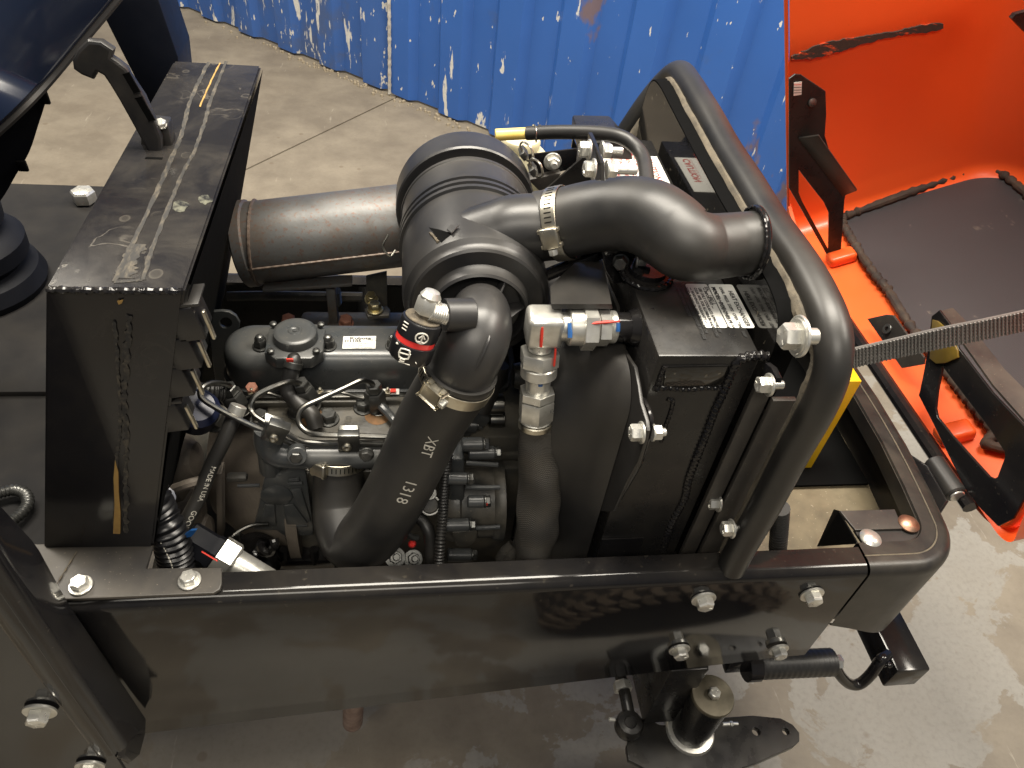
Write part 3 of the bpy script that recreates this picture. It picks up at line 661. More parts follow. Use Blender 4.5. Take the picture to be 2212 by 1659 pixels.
P = [at('A', u, v, y=.60) for u, v in ((545, 20), (520, -60), (868, -60), (890, 5), (998, 320), (1030, 600), (850, 600), (815, 555))]
tag(MB().prism(P, (0, .075, 0), .002).obj('upright_post', m_post), 'dark upright post rising behind the cowl', 'post')

# channel bracket in front of the rail, lower left
br = thing('side_bracket', 'leaning black channel bracket bolted outside the rail, lower left', 'bracket', at('C', 600, 1500, y=-.03))
YN = -.058
Nn = pts('C', [(-420, -140), (0, 480), (400, 1062), (700, 1490), (765, 1580)], y=YN)
Ff = pts('C', [(-200, -330), (0, -40), (235, 215), (440, 592), (700, 975), (945, 1342)], y=-.006)
n = 24
def samp(P, k):
    q = k * (len(P) - 1); j = min(int(q), len(P) - 2); return P[j].lerp(P[j + 1], q - j)
rows = []
for i in range(n + 1):
    a_, c_ = samp(Nn, i / n), samp(Ff, i / n); r_ = [a_ + V((-.022, .0004, 0))]
    d = (c_ - a_); e = V((.010, 0, 0))
    for k in range(0, 7): 
        w_ = math.sin(R(k * 15)); r_.append(a_ + V((-.012 + .02 * math.sin(R(k * 15)), .016 * (1 - math.cos(R(k * 15))), 0)))
    r_.append(a_.lerp(c_, .6) + V((.004, 0, 0))); r_.append(c_)
    rows.append(r_)
MB().grid(rows, (-.004, .004, -.002)).obj('side_flange', m_gloss, br, ang=60)
NF = Nn + [at('C', 900, 1790, y=YN)]
MB().grid([[p + V((-.004, .0012, 0)) for p in NF], [p + V((-.7, .0012, 0)) for p in NF]], (0, .004, 0)).obj('face_plate', m_gloss, br)
P = [at('C', 945, 1342, y=-.006), at('C', 940, 1440, y=-.012), at('C', 905, 1570, y=-.03), at('C', 845, 1622, y=-.045), at('C', 765, 1580, y=YN), at('C', 775, 1370, y=-.03)]
MB().grid([[P[0], P[1], P[2], P[3]], [P[5], P[5].lerp(P[4], .3), P[5].lerp(P[4], .7), P[4]]], (-.004, 0, -.004)).obj('end_flange', m_gloss, br, ang=60)
for u, v in ((262, 1285), (585, 1640)): bolt(br, at('C', u, v, y=YN - .001), (0, -1, 0), m_zinc, .0195, .0125, 1.7)
# ================================================================ engine
en = thing('diesel_engine', 'dark grey three cylinder diesel engine filling the bay', 'engine', (-.12, .27, -.3))
ZH = .045
def rounded(x0, x1, y0, y1, r0, r1, ins, n=10):       # plan outline, left radius r0, right radius r1
    x0 += ins; x1 -= ins; y0 += ins; y1 -= ins; out = []
    for cx_, cy_, r_, a_ in ((x1, y0, r1, -90), (x1, y1, r1, 0), (x0, y1, r0, 90), (x0, y0, r0, 180)):
        r_ = max(r_ - ins, .002); sx = -1 if cx_ == x1 else 1; sy = 1 if cy_ == y0 else -1
        for k in range(n + 1):
            t_ = R(a_ + 90 * k / n); out.append((cx_ + sx * r_ + r_ * math.cos(t_), cy_ + sy * r_ + r_ * math.sin(t_)))
    return out
def stack(m, fn, levels):
    L = []
    for ins, z in levels: L.append([V((x, y, z)) for x, y in fn(ins)])
    n = len(L[0]); b0_ = len(m.v)
    for l in L: m.v += l
    for i in range(len(L) - 1):
        for k in range(n): m.f.append([b0_ + i * n + k, b0_ + i * n + (k + 1) % n, b0_ + (i + 1) * n + (k + 1) % n, b0_ + (i + 1) * n + k])
    m.f.append([b0_ + (len(L) - 1) * n + k for k in range(n)]); m.f.append([b0_ + k for k in range(n)][::-1]); return m
# block and head
MB().box((-.258, .172, -.30), (.035, .40, -.004), .006).obj('block', m_engd, en)
hd = MB().box((-.285, .182, -.002), (.035, .385, ZH), .004).obj('cylinder_head', m_head, en)
MB().box((-.286, .176, .010), (.036, .20, .018), .001).obj('gasket_flange', m_head, hd)
for u, v in ((1460, 1250), (1760, 1150), (560, 1270), (870, 1255), (1190, 1190)):
    bolt(hd, at('D', u, v + 30, z=ZH), (0, 0, 1), m_screw, .017, .011, 1.5)
for (u, v, s_, w_) in ((1610, 1240, '03', .011), (1060, 1210, '51', .010), (1590, 1300, '04', .008)):
    words(s_, w_, at('D', u, v, z=ZH + .0006), (-.2, -1, 0), (1, -.2, 0), m_head, hd, 'cast_number', bold=.0004)
for u, v in ((1300, 1250), (1880, 1240)):
    q = at('D', u, v, z=ZH + .0004); MB().lathe(q, (0, 0, 1), [(.016, 0), (.013, .0006), (0, .0008)], 16).obj('rust_stain', mk('rust_stain', (.20, .10, .04), .8, c2=(.12, .07, .03), ns=90), hd)
for u0, v0, u1, v1 in ((880, 1120, 1120, 1110), (1440, 1110, 1680, 1105)):
    MB().obox((at('D', u0, v0 + 30, z=ZH) + at('D', u1, v1 + 30, z=ZH)) / 2 + V((0, 0, .004)), (.06, 0, 0), (0, .012, 0), (0, 0, .01), .003).obj('raised_pad', m_head, hd)
# valve cover
f_ = lambda ins: rounded(-.341, .02, .262, .340, .038, .02, ins)
vc = stack(MB(), f_, [(-.004, ZH), (-.004, ZH + .006), (.0, ZH + .007), (.001, .082), (.0025, .0905), (.0065, .0975), (.0125, .1015), (.02, .103), (.035, .1035)]).obj('valve_cover', m_eng, en, ang=40)
cap = at('D', 1165, 535, z=.126); cp = V((cap.x, cap.y, .103)); 
oct_ = lambda r_: [(cp.x + r_ * sx, cp.y + r_ * sy, .1) for sx, sy in ((-1.02, -.70), (-.62, -1.02), (.62, -1.02), (1.02, -.62), (1.02, .62), (.74, .92), (-.74, .92), (-1.02, .62))]
bc = MB().prism(oct_(.0335), (0, 0, .017), .0022).obj('breather_base', m_eng, en)
MB().lathe(cp + V((0, .003, .012)), (0, 0, 1), [(.0265, 0), (.0265, .009), (.0255, .0125), (.023, .0142), (.020, .0146), (.0085, .0143), (.0075, .0152), (.0060, .0152), (.0050, .0142), (.003, .0138), (.0025, .0150), (0, .0152)], 36).obj('breather_cap', m_eng, bc)
for sx, sy in ((-.78, -.76), (.80, -.74), (.86, .74), (-.86, .74)):
    MB().lathe(cp + V((.0335 * sx, .0335 * sy, .0165)), (0, 0, 1), [(.0045, 0), (.0048, .001), (.0042, .003), (.0022, .0042), (.0018, .0034), (0, .0034)], 14).obj('screw', m_screw, bc)
for u, v in ((872, 640), (1458, 640), (2015, 640)):
    q = at('D', u, v, z=.1035); bolt(vc, (q.x, q.y, .1025), (0, 0, 1), m_screw, .0135, .011, 1.5, 'acorn_nut', dome=True)
# data label
L4 = [at('D', u, v, z=.1040) for u, v in ((1585, 557), (1868, 553), (1862, 662), (1575, 662))]
lb = plate('data_label', L4, .0003, m_sticker, vc, bev=0)
o_ = at('D', 1640, 582, z=.1043); words('Kubota', .0068, o_, (1, 0, 0), (0, 1, 0), m_ink, lb, bold=.0002, sx=1.3)
o_ = at('D', 1592, 606, z=.1043); words('D1105', .0066, o_, (1, 0, 0), (0, 1, 0), m_ink, lb, bold=.0002, sx=1.15)
for u, v, s_, h_ in ((1592, 624, 'Serial No. 7DK 0371', .0036), (1592, 641, 'Code No. 1J091', .0036), (1660, 658, 'MADE IN JAPAN', .0034), (1795, 575, '18.5 kW', .0036), (1795, 592, '3000 rpm', .0036)):
    words(s_, h_, at('D', u, v, z=.1043), (1, 0, 0), (0, 1, 0), m_inkg, lb)
# breather hose
MB().tube([cp + V((0, -.030, .006)), at('D', 1160, 770, y=.250)] + ptsy('D', [(1140, 850, .243), (1115, 960, .236), (1120, 1050, .229), (1215, 1150, .217), (1310, 1230, .206), (1352, 1345, .196)]), .0098, 16, 6).obj('breather_hose', m_rubber, en)
q = at('D', 1158, 775, y=.249); MB().ring(q, at('D', 1140, 850, y=.243) - q, .0112, .0097, .008).obj('hose_clip', m_screw, en)
q = at('D', 1122, 762, y=.236); MB().obox(q, (.008, 0, 0), (0, .002, 0), (0, 0, .005), .0005).obj('paint_mark', m_red, en)
# injectors and lines
inj = []
for i, (u, v) in enumerate(((660, 1120), (1270, 1080), (1860, 1110))):
    p = at('D', u, v, y=.232); ax = V((-.22, -.05, 1)) if i < 2 else V((-.05, .02, 1))
    iv = MB().lathe(p + V((0, 0, -.035)), ax, [(.0095, 0), (.0095, .028), (.0075, .030), (.0075, .05)], 16).obj('injector', m_screw, en)
    MB().hexa(p - ax.normalized() * .004, ax, .023, .020).hexa(p + ax.normalized() * .017, ax, .017, .011).obj('union_nut', m_screw, iv)
    MB().ring(p + V((.004, 0, -.018)), ax, .013, .0085, .004, 20).obj('banjo', m_line, iv)
    inj.append(p + ax.normalized() * .024)
L1 = [inj[0]] + ptsy('D', [(600, 985, .225), (530, 962, .215), (440, 962, .205), (370, 995, .195), (348, 1055, .188), (400, 1120, .182), (600, 1235, .172), (800, 1330, .165), (980, 1405, .160), (1110, 1470, .158), (1240, 1522, .157), (1400, 1530, .157), (1700, 1535, .157), (2000, 1540, .157)])
L2 = [inj[1]] + ptsy('D', [(1210, 965, .228), (1120, 948, .220), (1000, 985, .210), (850, 1055, .198), (795, 1120, .190), (790, 1190, .184), (830, 1250, .176), (930, 1312, .168), (1060, 1375, .160), (1190, 1445, .158), (1310, 1472, .158), (1600, 1480, .158), (2000, 1490, .158)])
L3 = [inj[2]] + ptsy('D', [(1820, 955, .228), (1740, 938, .222), (1600, 1000, .212), (1400, 1092, .200), (1245, 1165, .190), (1195, 1245, .182), (1212, 1325, .174), (1280, 1385, .166), (1410, 1408, .160), (1650, 1415, .158), (2010, 1428, .158)])
for L in (L1, L2, L3): MB().tube(L, .0034, 10, 6).obj('injector_line', m_line, en)
for u, v, tl in ((1000, 1375, .55), (1632, 1455, .02)):
    p = at('D', u, v, y=.154); ex = V((1, 0, -tl)).normalized()
    ck = MB().obox(p, ex * .024, V((0, .012, 0)), V((tl, 0, 1)).normalized() * .028, .0012).obj('line_clamp', m_screw, en)
    MB().obox(p + V((0, .003, .012)), ex * .022, V((0, .010, .004)), V((0, .002, .004)), .0008).obj('clamp_fold', m_line, ck)
    MB().lathe(p + V((-.002, -.006, -.004)), (0, -1, .25), [(.0055, 0), (.0058, .001), (.005, .0032), (.003, .0042), (.0014, .0036), (0, .003)], 14).obj('clamp_screw', m_alu, ck)
# return pipe, glow bar
MB().tube(ptsy('D', [(740, 1090, .235), (850, 1050, .236), (930, 1045, .236), (1080, 1090, .236), (1250, 1110, .236), (1360, 1080, .236), (1440, 1040, .237), (1560, 1040, .237), (1700, 1080, .236), (1800, 1100, .236)]), .0022, 8).obj('return_pipe', m_line, en)
MB().tube(ptsy('D', [(1900, 1150, .225), (1960, 1210, .215), (2030, 1290, .20), (2120, 1400, .19)]), .0055, 10).obj('leak_off_hose', m_eng, en)
q0, q1 = at('D', 760, 1075, y=.244), at('D', 2120, 1060, y=.244)
MB().obox((q0 + q1) / 2, q1 - q0, V((0, .007, 0)), V((0, 0, .0016)), .0004).obj('glow_plug_bar', m_line, en)
for u, v in ((800, 1045), (1388, 1040), (1968, 1040)):
    q = at('D', u, v + 15, y=.244); MB().hexa(q, (0, 0, 1), .0085, .005).cyl(q, q + V((0, 0, .011)), .0021, seg=8).obj('glow_plug_nut', m_alu, en)
q = at('D', 1970, 1035, y=.246); MB().obox(q, (.028, 0, 0), (0, .010, 0), (0, 0, .0012), .0003).obj('terminal_plate', m_sticker, en)
MB().obox(at('D', 2015, 1030, y=.244) + V((0, 0, .001)), (.007, 0, 0), (0, .006, 0), (0, 0, .0016)).obj('paint_mark', m_red, en)
q = at('D', 800, 1020, y=.25); MB().hexa(q, (0, -.3, 1), .013, .009).obj('corroded_nut', m_rust, en)
# lifting eye
ey_ = lambda *ps: pts('D', ps, y=.368)
plate('lifting_eye', ey_((415, 365), (470, 337), (540, 332), (600, 340), (655, 375), (688, 430), (680, 480), (640, 560), (600, 660), (560, 760), (560, 960), (490, 960), (455, 700)), .005, m_eng, en, [[at('D', 570 + 58 * math.cos(k * .449), 430 + 50 * math.sin(k * .449), y=.368) for k in range(14)]], .0008)
# intake pipe, stub and bosses
MB().tube(ptsy('E', [(1010, 250, .165), (1005, 350, .163), (1040, 430, .160), (1120, 470, .158), (1260, 478, .158), (1420, 480, .158), (1700, 480, .158), (2000, 470, .160)]), .0165, 16).obj('intake_manifold', m_eng, en)
MB().cyl(at('E', 1250, 450, y=.15), at('E', 1255, 490, y=.136), .011, seg=16).obj('boss', m_eng, en)
bolt(en, at('E', 1248, 478, y=.139), (0, -1, .3), m_screw, .0125, .006, 0)
bolt(en, at('E', 1855, 465, y=.139), (0, -1, .3), m_screw, .0125, .006, 1.4)
MB().cyl(at('E', 1000, 300, y=.17), at('E', 1030, 600, y=.172), .014, seg=14).obj('manifold_leg', m_eng, en)
MB().box(at('E', 860, 240, y=.17), at('E', 1000, 520, y=.172) + V((0, .01, 0)), .002).obj('manifold_foot', m_engd, en)
# side cover relief
sc_ = lambda *ps: pts('E', ps, y=.168)
cv = MB().prism(sc_((975, 640), (1040, 600), (1120, 600), (1170, 560), (1330, 555), (1360, 760), (1400, 1060), (1395, 1130), (1150, 1135), (1080, 1085), (880, 1080), (930, 880), (955, 740)), (0, -.008, 0), .002).obj('side_cover', m_eng, en)
MB().lathe(at('E', 1078, 812, y=.161), (0, -1, 0), [(.0195, 0), (.019, .003), (.017, .0042), (0, .0046)], 26).obj('core_plug', m_eng, cv)
MB().prism(pts('E', [(975, 890), (1060, 895), (1075, 1070), (930, 1075)], y=.160), (0, -.003, 0), .0015).obj('pad', m_eng, cv)
MB().prism(pts('E', [(1135, 895), (1225, 890), (1345, 1050), (1340, 1085), (1165, 1080)], y=.160), (0, -.003, 0), .0015).obj('pad', m_eng, cv)
MB().prism(pts('E', [(1195, 760), (1290, 755), (1380, 1040), (1350, 1040)], y=.160), (0, -.004, 0), .0015).obj('rib', m_eng, cv)
for u0, v0, u1, v1 in ((1175, 722, 1300, 718), (1180, 690, 1270, 680), (1170, 1085, 1340, 1082), (740, 742, 930, 738)):
    MB().tube([at('E', u0, v0, y=.158), at('E', u1, v1, y=.158)], .0022, 8, 1).obj('rib', m_eng, cv)
MB().box(at('E', 640, 600, y=.172) + V((0, -.012, -.012)), at('E', 830, 610, y=.172), .004).obj('lug', m_engd, en)
MB().prism(pts('E', [(548, 640), (606, 640), (614, 1210), (560, 1180)], y=.160), (0, .02, 0), .002).obj('end_flange', m_bell, en)
MB().tube(ptsy('E', [(1000, 1075, .150), (860, 1085, .145), (730, 1150, .135), (675, 1220, .128), (668, 1300, .124), (690, 1355, .12), (718, 1352, .12), (742, 1270, .125), (738, 1160, .132)]), .0028, 8).obj('wire_clip', m_line, en)
MB().lathe(at('E', 900, 1400, y=.15), (0, -.2, 1), [(.034, 0), (.036, .012), (.032, .026), (.018, .034), (0, .036)], 20).obj('oil_filler', m_gloss, en)
MB().tube(ptsy('E', [(960, 1210, .14), (940, 1260, .135), (970, 1310, .13), (1030, 1310, .13), (1060, 1250, .13), (1050, 1200, .135)]), .006, 10).obj('oil_cap_loop', m_gloss, en)
for u in (1140, 1400):
    MB().tube([at('E', u, 1290, y=.155), at('E', u + 5, 1400, y=.155)], .006, 8, 1).obj('web', m_gloss, en)
MB().box(at('E', 1000, 1370, y=.15) + V((0, 0, -.01)), at('E', 1620, 1385, y=.19), .003).obj('sump_flange', m_gloss, en)
# bell housing
m = MB().lathe((-.38, .30, -.13), (1, 0, 0), [(.075, 0), (.10, .03), (.122, .075), (.136, .106), (.149, .110), (.149, .124), (.13, .124)], 48); bh = m.obj('bell_housing', m_bell, en)
for u, v, r_, yy in ((300, 420, .036, .185), (330, 900, .042, .17), (200, 640, .034, .185), (420, 1040, .03, .165)):
    q = at('E', u, v, y=yy + .03); MB().lathe(q - V((.055, 0, .02)), (1, -.1, .1), [(0, 0), (r_ * .7, .008), (r_, .024), (r_ * .95, .05), (r_ * .6, .066), (0, .07)], 20).obj('boss', m_bell, bh)
MB().tube(ptsy('E', [(190, 770, .14), (330, 720, .138), (480, 690, .145)]), .006, 8).obj('rib', m_bell, bh)
q = at('E', 90, 850, y=.12); MB().lathe(q, (.3, -.6, .6), [(.014, 0), (.014, .003), (.009, .006), (.008, .012), (0, .013)], 14).obj('plug', mk('grey_plug', (.13, .14, .17), .4, c2=(.2, .2, .22), ns=60), bh)
bolt(en, at('D', 490, 1270, y=.20), (-.3, -.5, 1), m_engd, .026, .014, 1.3)
MB().tube(ptsy('D', [(260, 1010, .22), (400, 1030, .225), (560, 1040, .23)]), .0095, 12).obj('wire_sheath', m_rubber, en)
MB().corr(ptsy('D', [(390, 1030, .222), (480, 1035, .222), (560, 1038, .224)]), .0105, .004, .06).obj('sheath_boot', m_rubber, en)
q = at('D', 320, 1260, y=.20); MB().lathe(q, (.3, -.4, 1), [(.022, 0), (.024, .01), (.024, .03), (.018, .038), (0, .04)], 20).obj('blue_cap', mk('blue_cap', (.005, .008, .026), .4), en)
# timing case and accessory drive side
q = at('H', 1150, 925, y=.150)
tc = MB().lathe((-.058, q.y + .012, q.z - .018), (1, 0, 0), [(.035, -.01), (.050, -.008), (.053, 0), (.053, .008), (.0500, .011), (.0500, .052), (.053, .055), (.0545, .062), (.0545, .066), (.048, .068), (.02, .069)], 44).obj('timing_case', m_engd, en)
for u0, v0, u1, v1, r_, yy in ((820, 735, 1010, 742, .0072, .112), (800, 1180, 1030, 1175, .0080, .098), (960, 420, 1160, 415, .0085, .150), (1020, 500, 1270, 495, .008, .150), (820, 1460, 1050, 1462, .0085, .095), (840, 230, 1100, 235, .010, .19), (1010, 958, 1170, 955, .0075, .094)):
    a_, c_ = at('H', u0, v0, y=yy), at('H', u1, v1, y=yy)
    bs = MB().cyl(a_, c_, r_, seg=16, bev=.0015).obj('bolt_boss', m_eng, en); bolt(en, c_, (1, 0, 0), m_screw, .012, .006, 1.3)
MB().tube(ptsy('H', [(1000, 820, .112), (1150, 826, .112), (1320, 822, .112)]), .0030, 8).obj('case_rib', m_eng, en)
MB().tube(ptsy('H', [(1000, 590, .140), (1150, 600, .140), (1300, 610, .140)]), .003, 8).obj('case_rib', m_eng, en)
MB().tube(ptsy('H', [(1000, 1210, .098), (1150, 1205, .098), (1320, 1195, .098)]), .003, 8).obj('case_rib', m_eng, en)
a_ = at('H', 1190, 985, y=.088); MB().obox(a_, (.003, 0, 0), (0, .001, 0), (0, 0, .004)).obj('paint_mark', m_red, en)
MB().prism(pts('H', [(830, 560), (985, 560), (990, 1120), (830, 1130)], y=.13), (0, .07, 0), .006).obj('gear_case_wall', m_eng, en)
MB().prism(pts('H', [(850, 1260), (1120, 1230), (1110, 1330), (1040, 1400), (900, 1400)], y=.105), (0, .05, 0), .006).obj('pump_body', m_engd, en)
MB().prism(pts('H', [(1050, 130), (1200, 140), (1235, 200), (1190, 260), (1090, 280), (1040, 360), (960, 360)], y=.185), (0, .06, 0), .004).obj('water_outlet', m_eng, en)
for u, v, w_ in ((1270, 40, .013), (1280, 180, .010)):
    MB().cyl(at('H', u - 60, v, y=.20), at('H', u + 80, v, y=.20), w_, seg=16).obj('spigot', m_line, en)
# fan belt and pulleys
X_B = .048
loop = []
P0, P1 = V((0, .235, .10)), V((0, .235, -.13))
for k in range(15): a_ = R(k * 180 / 14); loop.append((P0.y - .045 * math.cos(a_), P0.z + .045 * math.sin(a_)))
for k in range(15): a_ = R(180 + k * 180 / 14); loop.append((P1.y - .07 * math.cos(a_), P1.z + .07 * math.sin(a_)))
rows = [[V((X_B + dx, y * 1 + (y - .235) * e_, z)) for dx, e_ in ((-.007, .0), (.007, 0), (.005, -.16), (-.005, -.16), (-.007, 0))] for y, z in loop + [loop[0]]]
MB().grid(rows).obj('fan_belt', m_rubber, en, ang=50)
for p, r_ in ((P0, .042), (P1, .066)):
    MB().lathe(V((X_B - .011, p.y, p.z)), (1, 0, 0), [(.015, -.02), (.02, 0), (r_ * 1.05, 0), (r_ * .9, .008), (r_ * .9, .014), (r_ * 1.05, .022), (.02, .022), (.015, .03)], 36).obj('pulley', m_engd, en)
MB().corr(ptsy('H', [(830, 520, .125), (812, 620, .12), (790, 900, .108), (775, 1150, .092), (755, 1350, .075), (742, 1560, .06)]), .0058, .0042, .13, 12).obj('spiral_conduit', m_rubber, en)
MB().tube(ptsy('H', [(480, 1090, .11), (580, 1130, .105), (640, 1220, .095), (665, 1350, .085), (672, 1560, .07)]), .0075, 12).obj('fuel_hose', m_rubber, en)
q = at('H', 660, 990, y=.115); MB().cyl(q - V((.0, -.02, .02)), q, .010, seg=18).obj('sender', m_engd, en)
MB().ring(q, (0, -.62, .78), .0125, .0105, .002, 24).obj('white_ring', m_sticker, en)
q = at('H', 660, 880, y=.12); MB().ring(q, (0, -.6, .8), .008, .003, .004, 18).obj('washer', m_screw, en)
for u, v, a_ in ((330, 1485, .014), (500, 1500, .013)): bolt(en, at('H', u, v, y=.075), (.1, -.5, .8), m_screw, a_, .009, 1.8, stud=.012)
q = at('H', 492, 1355, y=.09); MB().lathe(q, (0, -.6, .8), [(.005, 0), (.005, .004), (.003, .007), (0, .008)], 12).obj('red_cap', m_clearred, en)
MB().tube(ptsy('H', [(420, 1230, .09), (480, 1290, .088), (540, 1300, .09)]), .004, 8).obj('linkage', m_screw, en)
MB().tube(ptsy('G', [(1050, 860, .20), (1000, 1000, .195), (930, 1170, .19), (890, 1260, .185)]), .014, 14).obj('coolant_hose', m_rubber, en)

# muffler behind the engine
mu = thing('muffler', 'rust freckled steel muffler cylinder lying behind the engine', 'muffler', (-.22, .43, .1))
a_, c_ = at('D', 470, 180, y=.44), at('F', 140, 1000, y=.44)
a_ = at(533, 527, y=.43); c_ = at(850, 490, y=.43); ax = (c_ - a_).normalized(); L_ = .32
MB().lathe(a_ - ax * .004, ax, [(.048, -.002), (.0545, -.002), (.0565, .0), (.0565, .012), (.0535, .014), (.0535, L_), (.05, L_ + .004)], 48).obj('body', m_muff, mu)
MB().bead([a_ + ax * .013 + V((0, .0545 * math.cos(k * .2), .0545 * math.sin(k * .2))) for k in range(33)], .0020, .011, .12, 6, 2).obj('end_weld', m_weld, mu)
MB().bead([a_ + ax * s_ * .04 + V((0, -.0545, -.004)) for s_ in range(0, 9)], .0018, .011, .10, 6, 2).obj('seam_weld', m_weld, mu)
MB().obox(at('D', 1280, 100, y=.39), (.115, 0, .012), (0, .02, 0), (0, 0, .005), .001).obj('mount_strip', m_muff, mu)
MB().obox(at('D', 1490, 260, y=.40), (.012, 0, 0), (0, .02, 0), (0, 0, .06), .001).obj('mount_leg', m_muff, mu)
MB().corr([at('D', 1500, 160, y=.41), at('D', 1510, 280, y=.41)], .009, .0035, .12, 12).obj('spring', m_screw, mu)
fb = thing('manifold_bracket', 'dark steel bracket with two gold zinc bolts behind the valve cover', 'bracket', at('D', 1860, 380, y=.4))
plate('bracket_plate', [at('D', u, v, z=.085) for u, v in ((1770, 330), (1960, 310), (1985, 340), (1975, 385), (1800, 392))], .005, m_engd, fb)
MB().prism(pts('D', [(1780, 40), (1960, 0), (1965, 330), (1790, 340)], y=.43), (0, .004, 0), .0008).obj('bracket_leg', m_engd, fb)
bolt(fb, at('D', 1826, 240, y=.42), (0, -.3, 1), m_zincy, .014, .010, 1.4); bolt(fb, at('D', 1858, 330, z=.089), (0, 0, 1), m_zincy, .015, .010, 1.5)
MB().box((-.26, .385, .02), (-.02, .42, .055), .008).obj('exhaust_manifold', m_muff, fb)
for u, v in ((1115, 425), (1610, 430)): bolt(fb, at('D', u, v + 15, y=.39), (0, -.2, 1), m_rust, .016, .010, 1.3)
MB().tube(ptsy('D', [(580, 210, .45), (1000, 205, .45), (1750, 215, .45)]), .007, 8).obj('pipe', m_engd, fb)

# hydraulic pieces at the left of the bay
cj = thing('split_conduit', 'black convoluted conduit curving down beside the cowl foot', 'conduit', at('E', 200, 1450, y=.07))
MB().corr(ptsy('E', [(-60, 700, .12), (0, 850, .105), (60, 980, .10), (120, 1090, .092), (170, 1220, .085), (200, 1350, .08), (215, 1520, .07)]), .0195, .0072, .075, 18).obj('conduit', m_indic, cj)
for k in (0,):
    MB().bead(ptsy('E', [(60, 1200, .075), (110, 1290, .068), (160, 1400, .062), (180, 1470, .060)]), .0006, .005, .6, 5).obj('dotted_line', m_white, cj)
hf = thing('hydraulic_coupling', 'zinc hydraulic coupling with red witness mark and black blue-smeared cap at the bay corner', 'fitting', at('E', 560, 1330, y=.09))
a_, c_ = at('E', 300, 1165, y=.105), at('E', 860, 1500, y=.075); ax = (c_ - a_).normalized(); hn = (0, -.6, .8)
MB().lathe(a_, ax, [(.016, 0), (.0195, .003), (.0195, .032), (.021, .034), (.021, .040), (.014, .041)], 6, hn).obj('cap', m_boot, hf)
MB().hexa(a_ + ax * .041, ax, .042, .022, hn).obj('hex_nut', m_zinc, hf)
MB().lathe(a_ + ax * .060, ax, [(.0165, 0), (.0175, .002), (.0175, .05), (.0165, .052)], 24).obj('stem', m_zinc, hf)
q = at('E', 500, 1345, y=.07); MB().obox(q + V((0, -.0008, .0)), ax * .020, V((0, .001, .001)), V((0, -.003, .004)), .0003).obj('witness_mark', m_red, hf)
q = at('E', 330, 1160, y=.082); MB().prism([at('E', u, v, y=.083) for u, v in ((280, 1165), (330, 1130), (385, 1125), (360, 1160), (340, 1180), (300, 1190))], (0, .004, -.002)).obj('paint_smear', m_bluem, hf)
gh = thing('thin_hose', 'thin black rubber hose lettered GOODYEAR rising from the bay corner', 'hose', at('E', 250, 1120, y=.10))
gp = ptsy('E', [(715, 130, .178), (620, 350, .160), (500, 600, .145), (400, 850, .128), (250, 1130, .105)])
MB().tube(gp, .0085, 14, 8).obj('hose', m_rubber, gh)
MB().cyl(gp[0], gp[0] + (gp[0] - gp[1]).normalized() * .012, .0095, seg=14).obj('end_fitting', m_zinc, gh)
def along(P, s_, size, start, mat, parent, r_, up, sx=1.):      # lettering laid on a hose
    Q = crom(P, 12); D_ = [0]
    for i in range(1, len(Q)): D_.append(D_[-1] + (Q[i] - Q[i - 1]).length)
    up = V(up).normalized()
    def w_(c_):
        d = start + c_.x * sx; j = 0
        while j < len(Q) - 2 and D_[j + 1] < d: j += 1
        k = (d - D_[j]) / max(1e-6, D_[j + 1] - D_[j]); p = Q[j].lerp(Q[j + 1], k); t_ = (Q[j + 1] - Q[j]).normalized()
        n_ = (up - t_ * up.dot(t_)).normalized(); b_ = t_.cross(n_) * -1
        rr = r_(d) if callable(r_) else r_
        ang = c_.y / rr; return p + (n_ * math.cos(ang) + b_ * math.sin(ang)) * (rr + .0003)
    return words(s_, size, (0, 0, 0), (1, 0, 0), (0, 1, 0), mat, parent, warp=w_)
cm_ = lambda p: (EYE - p)
along(gp, 'MADE IN USA', .0078, .062, m_white, gh, .0085, cm_(gp[2]) + V((.05, 0, 0)))
along(gp, 'GOODYEAR', .0085, .122, m_white, gh, .0085, cm_(gp[3]) + V((.05, 0, 0)))
# ================================================================ air cleaner and air hoses
AXC = V((-.041, 0, .250)); Y0 = .172
ac = thing('air_cleaner', 'dark grey plastic air cleaner canister with ribbed body and torn hole', 'air cleaner', (AXC.x, .3, .17))
def yl(prof, seg=64): return MB().lathe((AXC.x, Y0, AXC.z), (0, 1, 0), prof, seg)
yl([(0, .006), (.044, .006), (.045, .004), (.047, -.004), (.049, -.006), (.0515, -.004), (.0525, .004), (.054, .008), (.068, .009), (.0705, .011), (.0715, .016), (.073, .018), (.0765, .022), (.078, .03), (.078, .112), (.0812, .113), (.0812, .118), (.078, .119), (.078, .123), (.0812, .124), (.0812, .129), (.078, .130), (.078, .134), (.0812, .135), (.0812, .140), (.078, .141), (.078, .178), (.0792, .179), (.0792, .183), (.074, .184), (.074, .20)]).obj('body', m_clean, ac, ang=28)
cvr = yl([(.0745, .194), (.0835, .1945), (.0850, .197), (.0850, .230), (.083, .238), (.075, .246), (.05, .251), (0, .252)]).obj('cover', m_clean, ac, ang=28)
# webs behind the outlet
cN = V((AXC.x, Y0, AXC.z))
for a_ in (60, 172, 300, 12):
    d = V((math.cos(R(a_)), 0, math.sin(R(a_)))); e = V((-d.z, 0, d.x))
    MB().prism([cN + d * .022 + V((0, -.026, 0)) - e * .001, cN + d * .048 + V((0, -.004, 0)) - e * .001, cN + d * .048 + V((0, .006, 0)) - e * .001, cN + d * .022 + V((0, .006, 0)) - e * .001], e * .002, .0004).obj('web', m_clean, ac)
